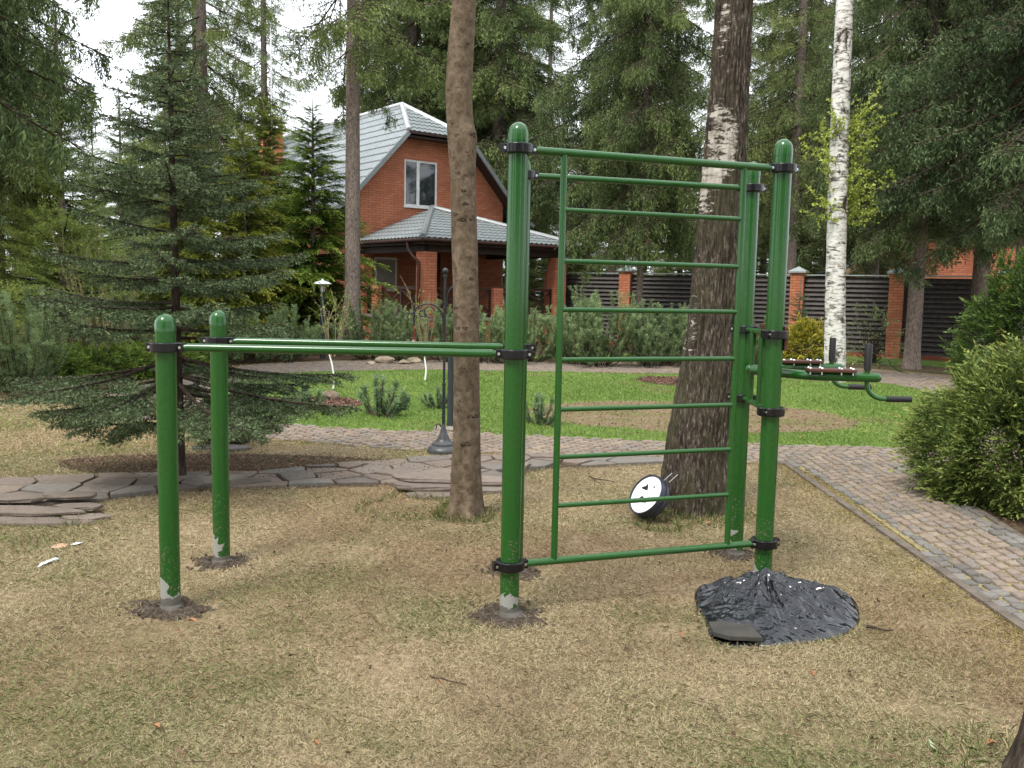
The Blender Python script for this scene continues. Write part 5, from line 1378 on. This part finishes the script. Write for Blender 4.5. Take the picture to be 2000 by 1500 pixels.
for k in range(12):
    a = k*math.pi/6; c, s = math.cos(a), math.sin(a)
    for dx in ((-.02, .02) if k % 3 == 0 else (0,)):
        flat([(c*.76-s*(dx-.009), s*.76+c*(dx-.009)), (c*.83-s*(dx-.009), s*.83+c*(dx-.009)), (c*.83-s*(dx+.009), s*.83+c*(dx+.009)), (c*.76-s*(dx+.009), s*.76+c*(dx+.009))])
# dial drawing: abstract dark shapes and thin strokes
flat([(-.42, .30), (-.28, .38), (-.22, .52), (-.10, .36), (-.04, .22), (-.16, .18), (-.26, .20), (-.40, .20), (-.52, .26)])
flat([(.20, .46), (.34, .50), (.30, .36)])
flat([(-.30, -.22), (-.16, -.10), (0, -.18), (.14, -.16), (.30, -.30), (.34, -.14), (.26, -.36), (.06, -.40), (-.16, -.38)])
def stroke(p, q_, w_=.012):
    p = np.array(p); q_ = np.array(q_); d = unit(q_-p); n_ = np.array([-d[1], d[0]])*w_/2; flat([p-n_, q_-n_, q_+n_, p+n_])
for a, b in (((-.12, -.06), (.32, .34)), ((-.02, .0), (.22, .12)), ((.22, .12), (.3, -.1)), ((-.2, .05), (.1, .25)), ((-.5, -.3), (-.3, -.3)), ((-.2, -.55), (.2, -.55)), ((-.12, -.6), (.14, -.6))): stroke(a, b)
mk_.build('dial_markings', inkm, ct)
bk = MB()
for s in (-.03, .03): bk.tube([(s+.07, Rr*.93, -.05), (s+.09, Rr*1.42, -.07)], .005, 8)
bk.build('bracket', m_plain('dull_metal', (.2, .2, .2), .5, .5), ct, True)

# ------------------------------------------------------------------ boulders and rocks
def rock(name, c, sx, sy, sz, seed, mat, label, cat, group=None, sink=.25):
    r_ = np.random.default_rng(seed); n = 40; m = 22; V = []
    for i in range(m+1):
        ph = math.pi*i/m
        for k in range(n):
            a = 2*math.pi*k/n; V.append((math.sin(ph)*math.cos(a), math.sin(ph)*math.sin(a), -math.cos(ph)))
    V = np.array(V); 
    for _ in range(9):                                 # flat facets
        d = unit(r_.normal(size=3)); c_ = r_.uniform(.62, .88); e = V@d; V = V-np.outer(np.maximum(0, e-c_), d)
    V = V*(1+.14*(fbm(V*2.2+seed, 4)-.5)[:, None])*np.array([sx, sy, sz]); V[:, 2] += sz*(1-sink)
    Fc = np.array([(i*n+k, i*n+(k+1) % n, (i+1)*n+(k+1) % n, (i+1)*n+k) for i in range(m) for k in range(n)])
    o = mk(name, V, Fc, mat, smooth=False); o.location = (c[0], c[1], 0); return tag(o, label, cat, group)
p = G(430, 872); rock('boulder', (p[0], p[1]+.15), .33, .26, .30, 3, MAT['boulder'], 'dark mossy boulder under the young spruce behind the short posts', 'boulder')
p = G(440, 876); slab_thing((p[0]+.02, p[1]-.08), .3, .12, .0, .035, .08, 'dark flat slab at the foot of the mossy boulder', 90, colr=(.12, .11, .1), group=None)
p = G(645, 783); rock('rock', p, .14, .11, .085, 8, MAT['rock'], 'small brown rock at the right edge of the mulch bed', 'rock')
for k, (px, py, s) in enumerate(((752, 711, .22), (790, 712, .14), (808, 710, .18), (725, 712, .1))):
    rock('stone', G(px, py), s, .14, s*.45, 20+k, m_ground('pale_stone%d' % k, [(.3, (.2, .15, .1)), (.7, (.45, .38, .28))], 2, 7), ['widest pale stone beside the far path', 'small pale stone between the two larger ones by the far path', 'pale stone at the right end of the row by the far path', 'smallest pale stone at the left end of the row by the far path'][k], 'stone', 'pale stones beside the far path')

# ------------------------------------------------------------------ small things on the grass
hose = rtube('garden_hose', [tuple(v) for v in [np.array([*G(1716, 722)[:2], .02]), np.array([*G(1722, 724)[:2], .16]), np.array([*G(1735, 724)[:2], .17]), np.array([*G(1752, 728)[:2], .05]), np.array([*G(1775, 732)[:2], .015]), np.array([*G(1800, 733)[:2], .015])]], .014, None, 'paint', 8)
tag(hose, 'thin green garden hose looped on the grass by the grey spruce trunk', 'hose')
def stick(px, py, px2, py2, label, r_=.004, mat='palewig', name='stick', wob=.01):
    a, b = G(px, py), G(px2, py2); pts = [a+(b-a)*t+np.array([random.uniform(-wob, wob), random.uniform(-wob, wob), .018]) for t in np.linspace(0, 1, 7)]
    o = rtube(name, [p_-a for p_ in pts], list(np.linspace(r_, r_*.5, 7)), None, mat, 6); o.location = a; tag(o, label, 'stick')
stick(602, 988, 622, 1006, 'pale straight stick lying on the grass behind the parallel bars', .006)
stick(1148, 935, 1200, 945, 'dark thin twig on the grass left of the clock', .006, 'twig', 'twig', .02)
stick(1150, 934, 1175, 950, 'short dark forked twig on the grass left of the clock', .005, 'twig', 'twig', .02)
stick(1690, 1232, 1748, 1238, 'dark twig on the grass right of the black plastic', .008, 'twig', 'twig', .015)
stick(1588, 945, 1655, 944, 'pale stick lying across the edge of the cobbled side path', .006)
stick(838, 1330, 905, 1345, 'brown twig in the middle of the near grass', .004, 'twig', 'twig', .015)
def litter(name, pxs, label, cat, mat, z=.018):
    P = [G(*p_) for p_ in pxs]; c = sum(P)/len(P); V = []; n = len(P)
    for p_ in P: V.append((p_[0]-c[0], p_[1]-c[1], z*random.uniform(.3, 1.0)))
    V.append((0, 0, z*1.0)); Fc = [(i_, (i_+1) % n, n) for i_ in range(n)]
    o = mk(name, V, Fc, mat); o.location = (c[0], c[1], 0); o.modifiers.new('t', 'SOLIDIFY').thickness = .003; tag(o, label, cat)
wp = m_plain('white_plastic', (.75, .77, .78), .35)
litter('plastic_scrap', [(72, 1113), (80, 1106), (95, 1099), (108, 1092), (116, 1093), (112, 1097), (97, 1103), (83, 1110)], 'twisted white plastic scrap on the grass left of the front short post', 'litter', wp)
litter('paper_scrap', [(98, 1073), (106, 1069), (122, 1067), (134, 1068), (128, 1072), (112, 1075)], 'crumpled tan and white wrapper on the grass above the plastic scrap', 'litter', m_plain('tan_paper', (.42, .27, .17), .6))
litter('paper_scrap', [(136, 1067), (150, 1063), (162, 1065), (150, 1068)], 'thin white strip beside the tan wrapper', 'litter', wp)
lm = m_plain('dead_leaf', (.30, .15, .07), .7); lm2 = m_plain('green_leaf', (.25, .33, .18), .6)
LP = [(376, 1223, 9, 'dry leaf on the grass right of the front left post foot'), (305, 1432, 12, 'dry leaf at the bottom left of the grass'), (618, 1466, 7, 'dry leaf near the bottom edge of the photo'), (500, 1204, 5, 'tiny dry leaf between the left posts and the middle post'), (974, 1010, 7, 'orange dry leaf right of the brown trunk foot'), (1383, 1028, 8, 'reddish dry leaf before the old birch roots'), (1330, 1250, 8, 'reddish clod-like leaf left of the black plastic'), (1587, 1328, 7, 'dry leaf below the right end of the black plastic'), (1562, 858, 6, 'small orange leaf on the green lawn right of the ladder'), (1935, 1465, 14, 'pale pinkish leaf beside the corner trunk'), (350, 1242, 6, 'grey curled leaf left of the front post leaf'), (860, 1345, 5, 'small brown leaf in the centre of the near grass'), (590, 905, 6, 'dry leaf on the flagstones behind the bars')]
for px, py, s, l in LP:
    a = random.uniform(0, 6); c = G(px, py); s = s/F*c[1]*1.1; pts = []
    V = [(-s, 0, .006), (-.4*s, -.5*s, .016), (.4*s, -.45*s, .02), (s, .1*s, .008), (.35*s, .5*s, .022), (-.4*s, .45*s, .012), (0, 0, .004)]
    V = [(x*math.cos(a)-y_*math.sin(a), x*math.sin(a)+y_*math.cos(a), z+.02) for x, y_, z in V]
    o = mk('dry_leaf', V, [(i_, (i_+1) % 6, 6) for i_ in range(6)], lm); o.location = c; tag(o, l, 'leaf', 'fallen leaves on the lawn')
litter('green_leaf', [(1812, 1458), (1820, 1466), (1832, 1474), (1830, 1478), (1816, 1472)], 'fresh pale green leaf near the bottom right corner', 'leaf', lm2, .03)

# ------------------------------------------------------------------ grass
def blades(name, P, L, W, el, C, rng):
    n = len(P); a = rng.uniform(0, 2*math.pi, n); h = np.stack([np.cos(a)*np.cos(el), np.sin(a)*np.cos(el), np.sin(el)], -1)
    s = np.stack([-np.sin(a), np.cos(a), rng.normal(size=n)*.5], -1)*W[:, None]/2
    b = np.concatenate([P, np.full((n, 1), .008)], 1)
    m = b+h*(L*.55)[:, None]; m[:, 2] += L*.05; t = b+h*L[:, None]; t[:, 2] = np.maximum(t[:, 2]-L*.12, .006)
    V = np.stack([b-s, b+s, m+s*.8, t, m-s*.8], 1).reshape(-1, 3)
    Fc = np.array([0, 1, 2, 3, 4])[None]+5*np.arange(n)[:, None]
    o = mk(name, V, Fc, MAT['blade'], colr=np.repeat(C, 5, 0)); tag(o, kind='stuff'); return o
def sample(n, r1, r2, amax, rng):
    a = rng.uniform(-amax, amax, n); r_ = r1*(r2/r1)**rng.random(n); return np.stack([r_*np.sin(a), r_*np.cos(a)], -1)
def dry_grass():
    rng = np.random.default_rng(77); P = sample(900000, 2.2, 9.6, .76, rng)
    ok = ~inpoly(P, RING) & ~inpoly(P, RIGHT) & ~inpoly(P, shrub_bed) & ~inpoly(P, BAG)
    inF = inpoly(P, FLAG); ok &= ~inF | (rng.random(len(P)) < .015)
    inU = inpoly(P, under_fir); ok &= ~inU | (rng.random(len(P)) < .12)
    for Q, rx, ry in ((FL, .2, .16), (BL, .16, .14), (FM, .21, .19), (BM, .19, .14), (FR, .21, .17), (BR, .17, .14)):
        d = ((P-Q)/np.array([rx, ry])); d = np.hypot(d[:, 0], d[:, 1])+rng.normal(size=len(P))*.12; ok &= (rng.random(len(P)) < np.clip((d-.35)*1.1, .03, 1)*.8+.2*(d > 1))
    P = P[ok]; n = len(P); x, y_ = P.T
    d = np.hypot(x, y_)
    # thin or bare spots
    th = n2(x+40, y_, 2.3, 4)-.35*np.exp(-(((x-1.12)/.28)**2+((y_-4.86)/.22)**2))-.2*np.exp(-(((x-.75)/.3)**2+((y_-4.25)/.15)**2)); keep = rng.random(n) < np.clip((th-.25)*5, .22, 1)
    P = P[keep]; x, y_ = P.T; n = len(P); d = np.hypot(x, y_)
    straw = np.array([.58, .495, .315]); tan = np.array([.43, .345, .21]); brown = np.array([.21, .135, .08]); red = np.array([.30, .17, .10]); grn = np.array([.21, .235, .09]); moss = np.array([.34, .28, .08])
    r_ = rng.random(n)[:, None]; pn = n2(x, y_, 1.7, 5)+rng.normal(size=n)*.05; gn = n2(x+11, y_-3, 1.5, 5)+rng.normal(size=n)*.06; rn = n2(x-20, y_+9, .9, 4)+.35*np.exp(-(((x-1.12)/.35)**2+((y_-4.86)/.25)**2))
    C = straw*r_+tan*(1-r_)
    C = C+(brown-C)*np.clip((pn-.54)*4, 0, .34)[:, None]
    C = C+(red-C)*np.clip((rn-.53)*4, 0, .42)[:, None]
    g_ = np.clip((gn-.55)*4, .03, .5)
    # greener near the old birch, the brown trunk, the left of the flagstones and the bottom left
    for c, s in (((-.3, 6.3), .5), ((1.4, 6.5), .45), ((-3.3, 5.7), .8), ((-1.6, 3.1), .7), ((1.0, 3.0), .5), ((-4, 8.3), 1.2)):
        g_ = np.maximum(g_, .62*np.exp(-((x-c[0])**2+(y_-c[1])**2)/s**2)*(.4+gn))
    isg = rng.random(n) < g_; C[isg] = grn*rng.uniform(.7, 1.35, (isg.sum(), 1))
    ms = np.clip(1-segdist(P, eA, eB+(eB-eA))/.45, 0, 1)*.7; ism = rng.random(n) < ms; C[ism] = moss*rng.uniform(.6, 1.2, (ism.sum(), 1))
    C = C*rng.uniform(.75, 1.2, n)[:, None]
    L = rng.uniform(.010, .034, n)*(1+.05*(d-3)); W = (.0005+.00026*d)*rng.uniform(.7, 1.3, n); el = np.clip(rng.normal(size=n)*.3+.38, .03, 1.3)
    L[isg] *= 1.25
    blades('grass', P, L, W, el, np.clip(C, 0, 1), rng)
    # tufts round tree feet and slabs
    T = []
    for c, r1, k in (((cl[0][0], 6.4), .15, 500), ((cl2[0][0], 6.7), .27, 900), ((1.8, 2.95), .19, 300), ((-.75, 6.6), .28, 500), ((-3.35, 5.75), .4, 500), ((1.05, 6.2), .12, 250)):
        a = rng.uniform(0, 6.28, k); rr = r1*(1+np.abs(rng.normal(size=k))*.3); T.append(np.stack([c[0]+rr*np.cos(a), c[1]+rr*np.sin(a)], -1))
    T = np.concatenate(T); k = len(T); C = np.where(rng.random((k, 1)) < .6, np.array([[.14, .19, .05]]), np.array([[.38, .30, .17]]))*rng.uniform(.6, 1.3, (k, 1))
    blades('grass', T, rng.uniform(.03, .085, k), np.full(k, .004), np.clip(rng.normal(size=k)*.3+.95, .2, 1.5), C, rng)
dry_grass()
def far_dry_grass():
    rng = np.random.default_rng(79); P = sample(150000, 9.4, 19, .9, rng)
    ok = ~inpoly(P, RING) & ~inpoly(P, RIGHT) & ~inpoly(P, FLAG) & ~inpoly(P, np.array(FAR)) & ~inpoly(P, LAWN) & ~inpoly(P, shrub_bed)
    P = P[ok]; n = len(P); x, y_ = P.T; d = np.hypot(x, y_); C = np.array([.5, .39, .22])*rng.uniform(.5, 1.15, (n, 1))
    gm = rng.random(n) < np.clip((n2(x, y_, .9, 4)-.4)*3, .1, .7); C[gm] = np.array([.2, .23, .07])*rng.uniform(.7, 1.4, (gm.sum(), 1))
    blades('grass', P, rng.uniform(.03, .06, n), .0006*d, np.clip(rng.normal(size=n)*.3+.5, .05, 1.4), C, rng)
far_dry_grass()
def green_grass():
    rng = np.random.default_rng(78); P = sample(600000, 8.8, 24, .85, rng)
    Pj = P+rng.normal(size=P.shape)*.045; inb = inpoly(P+rng.normal(size=P.shape)*.09, bare); i1 = inpoly(P, bed1) | inpoly(P, bare2)
    ok = (inpoly(Pj, LAWN) | inpoly(Pj, STRIP)) & ~i1; ok &= ~inb | (rng.random(len(P)) < .30)
    inb = inb[ok]; P = P[ok]; n = len(P); x, y_ = P.T; d = np.hypot(x, y_)
    g1 = np.array([.235, .345, .085]); g2 = np.array([.145, .235, .05]); yl = np.array([.36, .43, .12]); dr_ = np.array([.36, .29, .15])
    pn = n2(x, y_, .8, 4); r_ = np.clip((pn-.3)*2.2+rng.normal(size=n)*.2, 0, 1)[:, None]; C = g1*r_+g2*(1-r_)
    yn = n2(x+30, y_, .55, 5); isy = rng.random(n) < np.clip((yn-.55)*4, 0.02, .35); C[isy] = yl
    isd = rng.random(n) < np.where(inb, .62, np.clip((n2(x-7, y_+4, .9, 4)-.6)*6, .01, .5)); C[isd] = dr_*rng.uniform(.5, 1.1, (isd.sum(), 1))
    C = C*rng.uniform(.86, 1.12, n)[:, None]
    L = rng.uniform(.025, .06, n)*np.where(inb, .6, 1); W = .0004*d*rng.uniform(.7, 1.3, n)
    blades('grass', P, L, W, np.clip(rng.normal(size=n)*.35+.75, .1, 1.5), C, rng)
    # daisies / white blossoms specks
    k = 60; Q = P[rng.integers(0, n, k)]; z = rng.uniform(.03, .06, k)
    lv = Leaves(); Pq = np.concatenate([Q, z[:, None]], 1); lv.kites(Pq, rng.normal(size=(k, 3))*np.array([1, 1, .2]), .016, .014, np.ones(k), rng, side=np.tile([0, 0, 1.], (k, 1)))
    V, v = lv.arr(); o = mk('fallen_petals', V, np.arange(len(V)).reshape(-1, 4), wp); tag(o, kind='stuff')
green_grass()
def needle_litter():
    rng = np.random.default_rng(81); P = sample(14000, 2.3, 9.5, .8, rng); P = P[~inpoly(P, BAG)]; n = len(P)
    lv = Leaves(); Pq = np.concatenate([P, rng.uniform(.012, .03, (n, 1))], 1); s_ = rng.random(n)
    L = np.where(s_ < .9, rng.uniform(.015, .04, n), rng.uniform(.05, .14, n)); lv.kites(Pq, rng.normal(size=(n, 3))*np.array([1, 1, .12]), L, np.where(s_ < .9, .0022, .004), np.ones(n), rng)
    V, v = lv.arr(); c = np.where(rng.random((n, 1)) < .5, np.array([[.13, .07, .04]]), np.array([[.07, .05, .035]]))*rng.uniform(.6, 1.6, (n, 1))
    k = 380; Q = sample(k, 2.4, 9, .8, rng); Q = Q[~inpoly(Q, BAG)]; k = len(Q); Pq = np.concatenate([Q, np.full((k, 1), .018)], 1); l2 = Leaves(); ss = rng.uniform(.008, .024, k)
    for _ in range(3): l2.kites(Pq+rng.normal(size=(k, 3))*.003, rng.normal(size=(k, 3))*np.array([1, 1, .4]), ss, ss*.75, np.ones(k), rng)
    V2, _ = l2.arr(); c2 = np.tile(np.array([[.12, .075, .05]])*rng.uniform(.5, 1.6, (k, 1)), (3, 1))
    V = np.concatenate([V, V2]); o = mk('forest_litter', V, np.arange(len(V)).reshape(-1, 4), MAT['slab'], colr=np.concatenate([np.repeat(c, 4, 0), np.repeat(c2, 4, 0)])); tag(o, kind='stuff')
needle_litter()
# mulch chips
def chips():
    rng = np.random.default_rng(8)
    V = []; C = []; allp = []
    for poly, k, s in ((bed1, 2600, .022), (bare2, 1500, .022), (bare, 1500, .018), (under_fir, 2600, .012), (np.array(shrub_bed), 1500, .014)):
        mn, mx_ = poly.min(0), poly.max(0); Q = rng.uniform(mn, mx_, (k*2, 2)); Q = Q[inpoly(Q, poly)]; n = len(Q)
        P = np.concatenate([Q, rng.uniform(.012, .035, (n, 1))], 1); lv = Leaves(); D = rng.normal(size=(n, 3))*np.array([1, 1, .35]); lv.kites(P, D, rng.uniform(.6, 1.6, n)*s*1.6, s*.8, np.ones(n), rng)
        V.append(lv.arr()[0]); c = np.array([[.20, .115, .085]])*rng.uniform(.3, 1.5, (n, 1)); C.append(np.repeat(c, 4, 0))
    V = np.concatenate(V); o = mk('bark_chips', V, np.arange(len(V)).reshape(-1, 4), MAT['slab'], colr=np.concatenate(C)); tag(o, kind='stuff')
chips()
